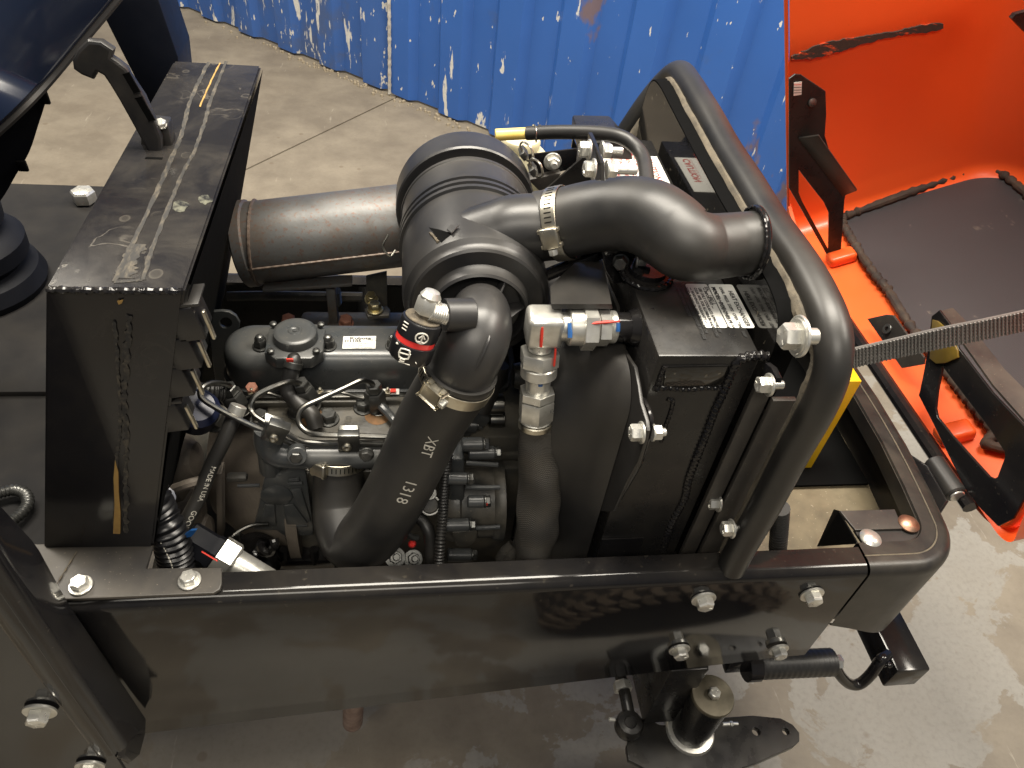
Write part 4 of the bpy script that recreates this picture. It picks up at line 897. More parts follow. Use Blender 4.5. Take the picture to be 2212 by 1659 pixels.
# inlet tube with scroll shoulder
ti = at('I', 470, 970, y=.232)
MB().tube([V((-.06, ti.y + .004, ti.z - .030)), V((-.02, ti.y + .002, ti.z - .012)), ti + V((-.02, .001, -.002)), ti + V((.03, -.002, .001))], [.036, .0355, .034, .034], 36, 6).obj('inlet_tube', m_clean, ac)
# outlet elbow
op = [V((AXC.x, Y0 + .01, AXC.z)), at('G', 905, 420, y=.150), at('G', 893, 540, y=.130), at('G', 850, 680, y=.117), at('G', 785, 820, y=.112), at('G', 715, 960, y=.112)]
el = MB().tube(op, [.026, .029, .0325, .0335, .0335, .0335], 36, 8).obj('outlet_elbow', m_clean, ac, ang=60)
MB().tube([p + V((.006, -.0300 if i else -.01, .0155)) for i, p in enumerate(op[1:])], .0016, 8, 6).obj('mould_line', m_clean, el)
MB().cyl(at('G', 830, 440, y=.118), at('G', 590, 440, y=.112), .0165, .0155, 24).obj('indicator_boss', m_clean, el)
# tear
P = pts('F', [(455, 1068), (540, 1085), (610, 1105), (665, 1115), (630, 1140), (560, 1190), (520, 1160), (490, 1105)], y=.186)
def onbody(p, e=.0006):
    d = V((p.x - AXC.x, 0, p.z - AXC.z)); return V((AXC.x, p.y, AXC.z)) + d.normalized() * (.078 + e)
import functools
def hitbody(c_, u, v, r_=.078):
    lo, hi = .10, .45; best = None
    for k in range(400):
        y = lo + (hi - lo) * k / 400; p = at(c_, u, v, y=y); d = math.hypot(p.x - AXC.x, p.z - AXC.z)
        if d <= r_ and y >= Y0: return p
    return at(c_, u, v, y=.2)
hole_ = [hitbody('F', u, v) + V((0, -.0008, .0008)) for u, v in ((455, 1068), (540, 1085), (610, 1105), (665, 1115), (635, 1140), (560, 1192), (520, 1165), (490, 1105))]
tm = MB().add(hole_, [list(range(8))]).obj('torn_hole', m_dark, ac)
fl_ = [hitbody('F', u, v) + V((0, -.003, .003)) for u, v in ((610, 1100), (640, 1062), (716, 1060), (650, 1130))]
MB().prism(fl_, (0, .001, .001)).obj('torn_flap', m_clean, tm)
MB().bead([hitbody('F', u, v) + V((0, -.001, .001)) for u, v in ((470, 1120), (500, 1150), (535, 1195))], .0012, .004, .6, 6).obj('torn_edge', m_foam, tm)
# over-centre clips on the cover
for i, (u, v) in enumerate(((1240, 450), (1320, 590))):
    p = hitbody('F', u - 50, v + 10, .082) + V((.012, 0, .004)); d = V((.75, 0, .66)); s_ = V((0, 1, 0)); e = V((-.66, 0, .75))
    MB().tube([p, p + e * .012 + d * .003, p + e * .016 + d * .010 - s_ * .006, p + e * .008 + d * .014 - s_ * .014, p - e * .004 + d * .008 - s_ * .016, p - e * .006 - s_ * .006, p], .0014, 8).obj('wire_clip', m_spring, ac)
    MB().obox(p + V((0, .004, 0)), d * .008, s_ * .020, e * .010, .001).obj('clip_plate', m_screw, ac)
p = at('F', 105, 1130, y=.30); MB().tube([p, p + V((-.006, -.006, -.012)), p + V((.002, -.010, -.022)), p + V((.008, -.004, -.018))], .0012, 8).obj('wire_clip', m_spring, ac)

# restriction indicator
it, ib = at('G', 405, 470, y=.105), at('G', 285, 800, y=.095); ax = (ib - it).normalized(); L_ = (ib - it).length
ind = thing('restriction_indicator', 'small black filter indicator with red band screwed beside the air cleaner outlet', 'indicator', ib)
MB().lathe(it, ax, [(.0165, 0), (.0185, .001), (.0192, .003), (.0192, L_ * .42), (.0185, L_ * .425)], 32).obj('upper_body', m_indic, ind)
MB().lathe(it, ax, [(.0186, L_ * .42), (.0188, L_ * .425), (.0188, L_ * .56), (.0186, L_ * .565)], 32).obj('red_band', m_clearred, ind)
MB().lathe(it, ax, [(.0186, L_ * .56), (.0205, L_ * .57), (.0208, L_ * .60), (.0208, L_ * .94), (.0195, L_ * .99), (.016, L_), (0, L_)], 32).obj('lower_body', m_indic, ind)
MB().lathe(it - ax * .0005, -ax, [(.0168, 0), (.0165, .0008), (.010, .0006), (.0085, .002), (.0085, .006)], 28).obj('top_disc', m_foam, ind)
el_ = at('G', 455, 400, y=.105)
MB().cyl(it, it - ax * .016, .0065, seg=16).obj('thread', m_zinc, ind)
MB().hexa(it - ax * .006, -ax, .019, .016).lathe(it - ax * .020, -ax, [(.0095, 0), (.010, .003), (.007, .008), (0, .010)], 16).cyl(it - ax * .016, at('G', 545, 425, y=.108), .0085, seg=16).obj('elbow', m_zinc, ind)
MB().corr([el_, at('G', 560, 430, y=.108), at('G', 610, 440, y=.110)], .0095, .0024, .04, 16).obj('nipple', m_zinc, ind)
def oncyl(p0, ax, r_, ang, h):
    u, w_, a = frame(ax, EYE - p0); return p0 + a * h + (u * math.cos(ang) + w_ * math.sin(ang)) * r_
def cprint(pp, closed=False, wd_=.0009):
    MB().tube([oncyl(it, ax, .0210 if h > .45 else .0194, a_, h * L_) for a_, h in pp], wd_, 5, 2).obj('printed_mark', m_white, ind)
cprint([(-.28 + .30 * math.cos(k * .4488), .27 + .125 * math.sin(k * .4488)) for k in range(15)], wd_=.0008)
for pp in (((-.28, .17), (-.28, .36)), ((-.42, .28), (-.28, .19)), ((-.14, .28), (-.28, .19)), ((-.40, .36), (-.16, .36))): cprint(pp)
for pp in (((.05, .62), (.45, .66), (.40, .86), (.0, .82), (.05, .62)), ((.02, .72), (.44, .76)), ((.10, .86), (.30, .88), (.28, .93), (.12, .91)), ((-.05, .70), (.02, .70))): cprint(pp)
cprint(((.72, .60), (.74, .62)), wd_=.0014); cprint(((-.40, .86), (-.38, .87)), wd_=.0014)
for h in (.08, .16, .24): cprint(((.55, h), (.85, h + .01)), wd_=.0007)
cprint(((-.15, .95), (.35, .97)), wd_=.0006)

# ---------------------------------------------------------------- hoses
m_rubdark = mk('rubbed_rubber', (.030, .027, .024), .75, c2=(.06, .052, .042), ns=120)
def hose_clamp(parent, p, ax, r_, face, wdt=.0135, nslot=9, rev=1):
    ax = V(ax).normalized(); face = V(face); u = (face - ax * ax.dot(face)).normalized(); w_ = ax.cross(u) * rev
    cl = MB().ring(p - ax * wdt / 2, ax, r_ + .0013, r_ + .0003, wdt, 48, .0003).obj('hose_clamp', m_alu, parent)
    q = p + u * (r_ + .0045)
    MB().obox(q, ax * (wdt * 1.25), w_ * .022, u * .0075, .0022, 3).obj('worm_housing', m_alu, cl)
    for s_ in (-1, 1): MB().obox(q + w_ * .008 * s_ - u * .001, ax * (wdt * 1.5), w_ * .004, u * .006, .0008).obj('housing_lug', m_alu, cl)
    MB().hexa(q + w_ * .0112 + u * .0008, w_, .0085, .006).obj('screw', m_zinc, cl)
    for k in range(nslot):
        a_ = -(.40 + k * .13) * .036 / r_
        d = u * math.cos(a_) + w_ * math.sin(a_); e = w_ * math.cos(a_) - u * math.sin(a_)
        MB().obox(p + d * (r_ + .0014), ax * (wdt * .5), e * .0011, d * .0004).obj('slot', m_dark, cl)
    return cl
h1_ = thing('inlet_hose', 'fat black rubber S-bend hose from air cleaner over the oil cooler', 'hose', at('I', 1300, 1300, z=.30))
HE = at('I', 2180, 1097, x=.2245)
hp = [at('I', 470, 968, y=.236), at('I', 640, 945, y=.228), at('I', 900, 890, y=.216), at('I', 1150, 868, y=.202), at('I', 1340, 905, y=.186), at('I', 1500, 1005, y=.168), at('I', 1640, 1110, y=.152), at('I', 1800, 1130, y=.5 * (.152 + HE.y)), at('I', 2000, 1112, y=HE.y), at('I', 2120, 1102, y=HE.y), HE]
MB().tube(hp, [.0365, .0362, .0360, .0365, .0375, .0372, .0350, .0322, .0310, .0310, .0310], 40, 8).obj('hose', m_rubber, h1_, ang=60)
pc = hp[1].copy(); axd = (hp[2] - hp[0]).normalized()
hose_clamp(h1_, pc, axd, .0372, V((0, -.75, .25)), .0150, 10, 1)
q = hp[3] + V((.008, .0, .0365))
words('XBT', .012, (0, 0, 0), (1, 0, 0), (0, 1, 0), m_white, h1_, warp=lambda c_: oncyl(pc, axd, .0375, 0, 0) * 0 + (lambda a_, hgt: pc + axd * hgt + (V((0, 0, 1)) * math.cos(a_) + V((0, -1, 0)) * math.sin(a_)) * .0368)(-.10 - c_.y / .036, .018 + c_.x))
h2_ = thing('intake_hose', 'long black rubber hose marked 1318 bending from air cleaner down to engine', 'hose', at('E', 1750, 1400, y=.1))
hq = [at('G', 740, 900, y=.112), at('G', 690, 1010, y=.112), at('H', 660, 215, y=.112), at('H', 505, 550, y=.106), at('H', 345, 870, y=.100), at('E', 1945, 1080, y=.096), at('E', 1830, 1195, y=.096), at('E', 1715, 1200, y=.104), at('E', 1640, 1080, y=.118), at('E', 1612, 900, y=.138), at('E', 1608, 720, y=.152), at('E', 1612, 560, y=.162), at('E', 1615, 470, y=.168)]
MB().tube(hq, [.0375, .0372, .0368, .0365, .0365, .037, .0375, .036, .033, .031, .030, .0295, .0295], 40, 8).obj('hose', m_rubber, h2_, ang=60)
hose_clamp(h2_, at('G', 700, 985, y=.112), hq[2] - hq[0], .0378, V((-.55, -.75, .35)), .0135, 5, -1)
hose_clamp(h2_, at('E', 1613, 520, y=.1645), hq[-1] - hq[-3], .0303, V((-.55, -.5, .75)), .0125, 9, -1)
tp = hq[1:6]
along(tp, 'XBT', .017, .050, m_white, h2_, .0372, cm_(tp[1]) + V((.10, 0, 0)), 1.0)
along(tp, '1318', .018, .118, m_white, h2_, .0370, cm_(tp[2]) + V((.06, 0, 0)), 1.0)
# ================================================================ cooler, shroud, front arch
CX0, CX1, CZ = .114, .214, .29
cl_ = thing('oil_cooler', 'black welded oil cooler box with silver data label on its top', 'cooler', (.165, .28, -.15))
MB().prism([(CX0, .06, CZ), (CX1, .06, CZ), (CX1 + .004, .50, CZ), (CX0, .50, CZ)], (0, 0, -.47), .0022).obj('tank', m_black, cl_)
f = lambda *ps: [at('J', u, v, y=.0600) for u, v in ps]
MB().bead(f((1655, 640), (1600, 632), (1520, 640), (1450, 672), (1395, 770), (1345, 890), (1290, 1010), (1230, 1170), (1170, 1320), (1110, 1480)) + [at('K', u, v, y=.0600) for u, v in ((1080, 400), (1000, 560), (930, 760))], .0046, .0062, .09, 10).obj('weld_bead', m_gloss, cl_)
MB().bead(f((860, 862), (960, 850), (1100, 862), (1230, 850), (1330, 855)), .0032, .0065, .10, 8).obj('weld_bead', m_gloss, cl_)
MB().bead(f((945, 700), (920, 760), (895, 830), (870, 870)), .0028, .0060, .10, 8).obj('weld_bead', m_gloss, cl_)
MB().bead(f((960, 930), (1000, 945), (985, 1020), (950, 1120), (920, 1230)), .0024, .0065, .12, 8).obj('weld_bead', m_gloss, cl_)
MB().prism(f((945, 700), (1390, 692), (1330, 835), (930, 845)), (0, -.0022, 0), .002).obj('end_cap', m_panel, cl_)
MB().prism([(CX0 - .0, .0575, .0), (CX0 + .052, .0575, -.0), (CX0 + .052, .0575, -.18), (CX0, .0575, -.18)], (0, .002, 0)).obj('end_plate', m_gloss, cl_)
# filler boss
q = at('J', 815, 85, z=CZ); MB().lathe((q.x, q.y, CZ), (0, 0, 1), [(.027, 0), (.026, .004), (.020, .006), (.020, .012), (0, .012)], 32).obj('boss', m_gloss, cl_)
MB().bead([V((q.x + .0255 * math.cos(k * .25), q.y + .0255 * math.sin(k * .25), CZ + .003)) for k in range(27)], .003, .007, .12, 8, 2).obj('boss_weld', m_gloss, cl_)
# data label
zl = CZ + .0006
c4 = [at('J', u, v, z=zl) for u, v in ((1083, 145), (1415, 135), (1560, 437), (1228, 446))]
x0, x1 = (c4[0].x + c4[3].x) / 2, (c4[1].x + c4[2].x) / 2; y1, y0 = (c4[0].y + c4[1].y) / 2, (c4[2].y + c4[3].y) / 2
xm = x0 + (x1 - x0) * .47
def rrect(xa, xb, ya, yb, r_=.003):
    return [V((x, y, zl)) for x, y in rounded(xa, xb, ya, yb, r_, r_, 0, 4)]
d1 = plate('data_label', rrect(xm + .0006, x1, y0, y1), .0004, m_sticker, cl_, bev=0)
d2 = plate('warning_label', rrect(x0, xm - .0006, y0, y1), .0004, m_sticker, cl_, bev=0)
def tx(s_, size, x, y, par, bold=0, sx=1, mat=None): words(s_, size, (x, y, zl + .0004), (0, -1, 0), (1, 0, 0), mat or m_ink, par, bold=bold, sx=sx)
w_ = x1 - xm; H_ = y1 - y0
tx('HEAT EXCHANGER', .0066, x1 - .0085, y1 - H_ * .16, d1, .00022)
tx('OPER. PRESS. 250PSI  OPER. TEMP. 300F', .0046, x1 - .0165, y1 - .005, d1, .00015, 1.02)
tx('MODEL  BOE-218219', .0062, x1 - .0250, y1 - .005, d1, .0002, 1.05)
tx('S/N    148013', .0052, x1 - .0325, y1 - .005, d1, .00015)
tx('Thermal Transfer Products, Racine, WI USA', .0037, xm + .004, y1 - .005, d1, .0001)
for k, s_ in enumerate(('--- IMPORTANT ---', 'USE ONLY COOLANTS APPROVED BY', 'O.E.M. MFR. FOR ALUMINUM RADIATORS', '--- WARNING!! WARRANTY ---', 'VOID IF COOLER OVER TORQUED OR', 'STRIPPED THREADS ON COOLER FITTINGS', 'DO NOT OVER TORQUE')):
    tx(s_, .0042, xm - .0075 - k * .0047, y1 - .007, d2, .00022)
# caution label on the far end of the tank
cc = [at('I', u, v, z=zl) for u, v in ((1195, 408), (1500, 420))]; yT = (cc[0].y + cc[1].y) / 2; yB = at('I', 1600, 690, z=zl).y
ca = plate('caution_label', [V((.128, yB, zl)), V((.2115, yB, zl)), V((.2125, yT, zl)), V((.128, yT, zl))], .0004, m_sticker, cl_, bev=0)
tx('CAUTION', .0135, .194, yB + .085, ca, .0003, 1, m_redink)
tx('_____________', .008, .1925, yB + .085, ca, 0, 1, m_redink)
for k, s_ in enumerate(('SURFACE MAY BE HOT. ALLOW', 'SUFFICIENT TIME TO COOL.', 'POTENTIAL FOR BURNS IF', 'TOUCHED WHEN HOT.')): tx(s_, .0072, CX1 - .036 - k * .0105, yB + .10, ca, .0001, 1, m_redink)
# side rails with flange bolts (bolts lie along the machine)
MB().box((.2165, .050, -.18), (.2345, .0565, .258), .0012).obj('core_plate', m_deck, cl_)
MB().box((.2368, .045, -.18), (.262, .0515, .245), .0012).obj('side_rail', m_deck, cl_)
MB().box((.222, .053, -.18), (.25, .0585, .22)).obj('core', m_dark, cl_)
plate('ear', [at('J', u, v, x=.2195) for u, v in ((1660, 690), (1700, 720), (1735, 790), (1720, 850), (1660, 900), (1610, 880))], .006, m_gloss, cl_, bev=.001)
for c_, u, v, x_, af in (('J', 1672, 835, .2130, .0145), ('K', 1318, 432, .2340, .0145), ('K', 1412, 612, .2420, .0145)):
    q = at(c_, u, v, x=x_); bolt(cl_, q, (-1, 0, 0), m_zinc, af, .010, 1.5); MB().cyl(q, q + V((.013, 0, 0)), .0042, seg=12).obj('bolt_shank', m_zinc, cl_)

# arch panel
ap = thing('front_arch', 'black arched front panel edged with thick rubber bulb trim', 'arch', (.26, .3, 0))
XA = .2245
oc = [(.0605, -.10), (.0605, .18), (.0605, .280), (.064, .304), (.075, .322), (.10, .332), (.15, .335), (.30, .337), (.47, .345), (.54, .348), (.575, .338), (.588, .30), (.59, .20), (.59, -.10)]
cy_ = crom([V((XA, y, z)) for y, z in oc], 4)
MB().prism(cy_, (.004, 0, 0)).obj('panel', m_panel, ap, ang=60)
trim = [V((.2625, y, z)) for y, z in ((.016, -.004), (.016, .10), (.016, .21), (.018, .280), (.028, .314), (.052, .333), (.09, .340), (.15, .342), (.30, .344), (.46, .352), (.53, .356), (.580, .350))] + [V(p) for p in ((.252, .604, .322), (.232, .612, .28), (.208, .614, .22), (.185, .614, .15), (.16, .614, .02))]
ft = [V((.2465, p.y, p.z + .004)) for p in cy_]
MB().grid([cy_, ft], (0, .0005, .002)).obj('panel_flange', m_dark, ap, ang=60)
def bul(d, t_, q): return 1 + .05 * math.sin(d * 40) * math.sin(t_)
MB().tube(trim, [.0165] * 4 + [.0182, .0188, .0185, .018, .0178, .0175, .0175, .017, .0165, .016], 28, 8, True, bul).obj('bulb_trim', m_trim, ap, ang=60)
fz = [V((.249, y, z)) for y, z in ((.034, .0), (.034, .12), (.034, .22), (.037, .275), (.047, .302), (.068, .318), (.10, .325), (.16, .3275), (.30, .330), (.46, .337), (.53, .340), (.566, .334))] + [V(p) for p in ((.240, .588, .308), (.222, .596, .265), (.200, .597, .20), (.16, .597, .05))]
MB().tube([p + (V((-.003, 0, .0085)) if p.z > .31 else V((.009, -.004, .006))) for p in fz], .0080, 10, 8, True, lambda d, t_, q: 1 + .10 * math.sin(d * 900) * math.sin(3 * t_ + d * 60)).obj('fuzzy_seal', m_rubdust, ap)
# hose grommet
g_ = hp[-1].copy(); g_.x = XA
MB().ring(g_ + V((-.006, 0, 0)), (1, 0, 0), .0365, .030, .005, 40, .002).obj('hose_grommet', m_gloss, ap)
MB().bead([g_ + V((-.0065, .0345 * math.cos(k * .22), .0345 * math.sin(k * .22))) for k in range(30)], .0016, .009, .15, 8, 2).obj('grommet_weld', m_gloss, ap)
b_ = at('J', 1905, 500, x=.2235); bolt(ap, b_ + V((-.004, 0, 0)), (-1, 0, 0), m_zinc, .0205, .0135, 1.55); MB().cyl(b_, b_ + V((.0, .0, 0)) + V((.012, 0, 0)), .0075, seg=14).obj('bolt_shank', m_zinc, ap)
MB().ring(b_ + V((-.006, 0, 0)), (1, 0, 0), .0185, .008, .003, 28).obj('washer', m_zinc, ap)

# fan shroud
fs = thing('fan_shroud', 'matte black moulded fan shroud between engine and oil cooler', 'shroud', (.06, .28, -.1))
def rr_yz(y0, y1, z0, z1, r_, x, n=8):
    out = []
    for cy2, cz2, a_ in ((y0 + r_, z0 + r_, 180), (y1 - r_, z0 + r_, 270), (y1 - r_, z1 - r_, 0), (y0 + r_, z1 - r_, 90)):
        for k in range(n + 1):
            t_ = R(a_ + 90 * k / n); out.append(V((x, cy2 + r_ * math.cos(t_), cz2 + r_ * math.sin(t_))))
    return out
lv = [rr_yz(.10, .46, -.20, .225, .12, .018), rr_yz(.098, .462, -.203, .229, .12, .022), rr_yz(.094, .466, -.206, .233, .11, .050), rr_yz(.088, .47, -.21, .236, .085, .070), rr_yz(.075, .48, -.215, .240, .06, .086), rr_yz(.066, .49, -.22, .243, .045, .097), rr_yz(.063, .495, -.22, .245, .04, .1035)]
rows = [l + [l[0]] for l in lv]
MB().grid(rows).obj('barrel', m_plast, fs, ang=60)
fo = rr_yz(.052, .50, -.22, .262, .03, .1045); fi = rr_yz(.07, .48, -.2, .23, .03, .1045)
plate('flange', [at('J', u, v, x=.106) for u, v in ((500, 0), (560, 150), (620, 290), (650, 480), (665, 590), (705, 660), (745, 720), (770, 850), (785, 960), (825, 1090), (830, 1150), (812, 1230), (770, 1360), (690, 1500), (600, 1700), (300, 1700), (300, 0))], .0040, m_plast, fs, bev=.0013)
MB().tube([at('J', u, v, x=.111) for u, v in ((800, 935), (838, 1010), (854, 1070), (850, 1122), (822, 1240), (780, 1370), (705, 1505), (640, 1620))], .002, 6, 4).obj('flange_edge', m_gloss, fs)
q = at('J', 790, 1165, x=.1035); bolt(fs, q, (-1, 0, 0), m_zinc, .0145, .010, 1.5); bolt(fs, q + V((.009, 0, 0)), (1, 0, 0), m_zinc, .0135, .008, 1.3, 'nut', stud=.006)
# upper shroud lip seen through the gap below the hose
P = [at('I', 555, 1440, y=.17), at('I', 700, 1300, y=.20), at('I', 810, 1195, y=.235), at('I', 950, 1150, y=.24), at('I', 990, 1330, y=.19), at('I', 1040, 1580, y=.13), at('I', 560, 1580, y=.13)]
MB().grid([[P[6], P[5]], [P[0], P[4]], [P[1], P[4].lerp(P[3], .6)], [P[2], P[3]]], (.002, 0, -.006)).obj('upper_lip', m_plast, fs)
# dark support strut under the hose
st = thing('support_bracket', 'black gusset bracket with bolt tucked under the inlet hose', 'bracket', at('I', 1100, 1400, y=.18))
MB().prism([at('I', u, v, y=.20) for u, v in ((950, 1140), (1232, 1125), (1225, 1400), (1060, 1420), (1000, 1330))], (0, .004, 0), .001).obj('gusset', m_gloss, st)
MB().obox(at('I', 600, 1320, y=.22), (.10, 0, .055), (0, .012, 0), (0, 0, .012), .002).obj('strut', m_gloss, st)
bolt(st, at('I', 1115, 1240, y=.198), (-.4, -1, .2), m_screw, .0135, .009, 1.3)
q = at('I', 1232, 1222, y=.19); bolt(st, q, (1, -.2, .1), m_zinc, .0135, .009, 1.4, stud=.008)

# ---------------------------------------------------------------- top bracket, bottle and vent hose
ob = thing('overflow_bottle', 'cream plastic coolant bottle with amber neck behind the air cleaner', 'bottle', at('I', 330, 380, y=.47))
P = [at('I', u, v, z=.265) for u, v in ((130, 290), (430, 262), (540, 378), (240, 420))]
MB().prism(P, (0, 0, -.14), .006, 3).obj('tank', m_cream, ob)
q = at('I', 320, 320, z=.268); MB().lathe(q, (0, 0, 1), [(.026, -.004), (.027, .006), (.025, .010), (.012, .012), (0, .012)], 28).obj('cap', m_cream, ob)
MB().cyl(at('I', 120, 245, y=.47), at('I', 375, 232, y=.47), .0075, seg=16).obj('neck', m_amber, ob)
vh = thing('vent_hose', 'thin black vent hose arching from cream bottle to the cooler', 'hose', at('I', 1320, 600, z=.3))
vp = ptsy('I', [(370, 232, .47), (600, 222, .455), (880, 226, .43), (1080, 250, .41), (1210, 320, .395), (1290, 430, .37), (1318, 600, .32), (1320, 700, .29)])
MB().tube(vp, .0088, 14, 8).obj('hose', m_rubber, vh)
q = at('I', 415, 232, y=.467); MB().tube([q + V((.0, .0105 * math.cos(k * .5), .0105 * math.sin(k * .5))) + V((.0006 * k, 0, 0)) for k in range(20)], .0011, 6, 3).obj('spring_clip', m_spring, vh)
bk = thing('bottle_bracket', 'black folded bracket plates bolted at the cooler corner', 'bracket', at('I', 700, 640, y=.4))
MB().prism(pts('I', [(380, 402), (772, 352), (756, 505), (600, 545), (400, 572)], y=.42), (0, .003, 0), .0008).obj('plate', m_gloss, bk)
MB().prism(pts('I', [(735, 260), (772, 350), (722, 350)], y=.43), (0, .004, 0), .0006).obj('tab', m_gloss, bk)
plate('gusset', [at('I', u, v, y=y_) for u, v, y_ in ((525, 668, .40), (820, 410, .40), (900, 420, .40), (960, 600, .40))], .004, m_black, bk)
plate('ear', [at('I', u, v, x=.052) for u, v in ((872, 232), (925, 350), (968, 470), (972, 600), (930, 600), (850, 480), (862, 330))], .004, m_gloss, bk)
MB().prism(pts('I', [(810, 300), (1120, 305), (1200, 400), (1250, 600), (960, 620), (800, 430)], y=.44), (0, .08, 0), .003).obj('cooler_corner', m_black, bk)
bolt(bk, at('I', 572, 452, y=.418), (0, -1, .1), m_zinc, .015, .008, 1.5, stud=.008)
for u, v in ((868, 362), (905, 515)):
    q = at('I', u, v, x=.046); bolt(bk, q, (-1, 0, 0), m_zinc, .0125, .008, 1.45); bolt(bk, q + V((.010, 0, 0)), (1, 0, 0), m_zinc, .0120, .008, 1.35, 'nut', stud=.012 if u < 900 else .02)
MB().prism(pts('I', [(380, 600), (640, 545), (600, 640), (470, 690)], y=.41), (0, .02, 0), .001).obj('lower_tab', m_deck, bk)

# ---------------------------------------------------------------- hydraulic hose with fittings
YH = .13
hy = thing('hydraulic_hose', 'black woven-sleeved hydraulic hose with zinc elbow fittings and red witness marks', 'hose', at('H', 1640, 1480, y=.08))
Hx = lambda u, v=430: at('J', u, v, y=YH)
eb = at('G', 1450, 540, y=YH)
MB().obox(eb, (.036, 0, 0), (0, .032, 0), (0, 0, .036), .006, 3).obj('elbow_block', m_zinc, hy)
c = lambda a_, b_: (at('J', a_, 430, y=YH), at('J', b_, 430, y=YH))
def hx(a_, b_, r_, name, mat=m_zinc, seg=26, hexn=False):
    p0, p1 = c(a_, b_); z_ = eb.z; p0.z = p1.z = z_; p0.y = p1.y = YH
    if hexn: MB().hexa(p0, (1, 0, 0), r_, (p1 - p0).length, (0, -.5, .87)).obj(name, mat, hy)
    else: MB().cyl(p0, p1, r_, seg=seg, bev=.0012).obj(name, mat, hy)
hx(170, 300, .0145, 'tube_end'); hx(275, 380, .0190, 'collar'); hx(370, 470, .042, 'hex_nut', hexn=True); hx(480, 562, .034, 'hex_nut', hexn=True); hx(560, 605, .0165, 'adapter')
hx(600, 770, .0150, 'cooler_port', m_gloss)
p0, p1 = c(745, 775); p0.z = p1.z = eb.z; MB().lathe(p0, (1, 0, 0), [(.016, -.008), (.019, -.002), (.0235, .006), (.024, .014)], 26).obj('port_weld', m_gloss, hy)
def mark(p, d, r_, name, mat, wd_=.0012): MB().tube([p, p + V(d) * .5 + V((0, -.0004, .0004)), p + V(d)], wd_, 6, 2).obj(name, mat, hy)
nrm = V((0, -.62, .78))
mk_ = lambda u, off: (lambda p: V((p.x, YH, eb.z)) + nrm * off)(c(u, u)[0])
mark(mk_(395, .0218) + V((0, .0, -.002)), (.018, -.002, .004), 0, 'witness_mark', m_red, .0015)
mark(mk_(490, .0180), (.016, .001, .002), 0, 'witness_mark', m_red, .0013)
mark(mk_(265, .0155), (.0, -.010, -.010), 0, 'witness_mark', m_bluem, .0025)
mark(mk_(590, .0170), (.0, -.005, -.006), 0, 'witness_mark', m_bluem, .0022)
# vertical stack under the elbow
va = [at('G', 1420, 720, y=.128), at('G', 1380, 940, y=.122), at('G', 1372, 1180, y=.115), at('G', 1375, 1390, y=.109)]
dn = (va[3] - va[0]).normalized(); V0 = va[0] ; tot = (va[3] - va[0]).length
def vp_(v): return V0 + dn * (tot * (v - 720) / 670)
def vs(a_, b_, r_, name, mat=m_zinc, hexn=False, seg=26):
    p0, p1 = vp_(a_), vp_(b_)
    if hexn: MB().hexa(p0, p1 - p0, r_, (p1 - p0).length, (.0, -1, .3)).obj(name, mat, hy)
    else: MB().cyl(p0, p1, r_, seg=seg, bev=.0012).obj(name, mat, hy)
vs(670, 740, .0125, 'thread'); vs(745, 862, .0365, 'hex_nut', hexn=True); vs(862, 950, .0190, 'collar'); vs(950, 1085, .0132, 'tube_end'); vs(1075, 1145, .0335, 'hex_nut', hexn=True); vs(1150, 1335, .0340, 'crimp_shell', hexn=True); vs(1330, 1345, .0175, 'crimp_rim'); vs(1350, 1402, .0185, 'clamp_band', m_alu)
cf = nrm * 1.0
mark(vp_(600) + cf * .0265 + V((-.004, 0, 0)), dn * .022, 0, 'witness_mark', m_red, .0016)
mark(vp_(760) + cf * .0200 + V((.012, 0, 0)), dn * .020, 0, 'witness_mark', m_red, .0012)
mark(vp_(965) + cf * .0138, dn * .012, 0, 'witness_mark', m_bluem, .0038)
words('PARKER 43', .006, vp_(1300) + nrm * .0172 + V((-.012, 0, 0)), (1, 0, 0), (0, .5, .85), m_inkg, hy, 'stamp')
# woven sleeve
sl = [at('H', 1655, 235, y=.110), at('H', 1650, 400, y=.106), at('H', 1680, 620, y=.102), at('H', 1690, 850, y=.097), at('H', 1670, 1080, y=.090), at('H', 1650, 1300, y=.083), at('H', 1640, 1420, y=.078), at('H', 1630, 1530, y=.073)]
mm = MB(); sg = 44
def slf(d, t_, q): return 1 + .035 * math.sin(3 * t_ + d * 45) + .03 * math.sin(d * 90 + t_) + (.10 * max(0, math.cos(t_ * 1 - .4)) ** 8 if q > .15 else 0) * math.sin(d * 60 + 1) ** 2
mm.tube(sl, [.0175, .0195, .0225, .0245, .025, .0245, .022, .021], sg, 14, False, slf)
n_ = len(mm.v) // sg; so = mm.obj('woven_sleeve', m_sleeve, hy, ang=180)
at_ = so.data.attributes.new('uvw', 'FLOAT_VECTOR', 'POINT')
for i in range(len(mm.v)): at_.data[i].vector = ((i % sg) / sg * 2 * math.pi * .45, (i // sg) / (n_ - 1) * .30, 0)
l2 = [at('H', 1480, 1380, y=.10), at('H', 1430, 1450, y=.095), at('H', 1390, 1530, y=.09)]
mm = MB().tube(l2, [.012, .016, .017], sg, 10, False); n_ = len(mm.v) // sg; so = mm.obj('second_sleeve', m_sleeve, hy, ang=180)
at_ = so.data.attributes.new('uvw', 'FLOAT_VECTOR', 'POINT')
for i in range(len(mm.v)): at_.data[i].vector = ((i % sg) / sg * 2 * math.pi * .45, (i // sg) / (n_ - 1) * .05, 0)
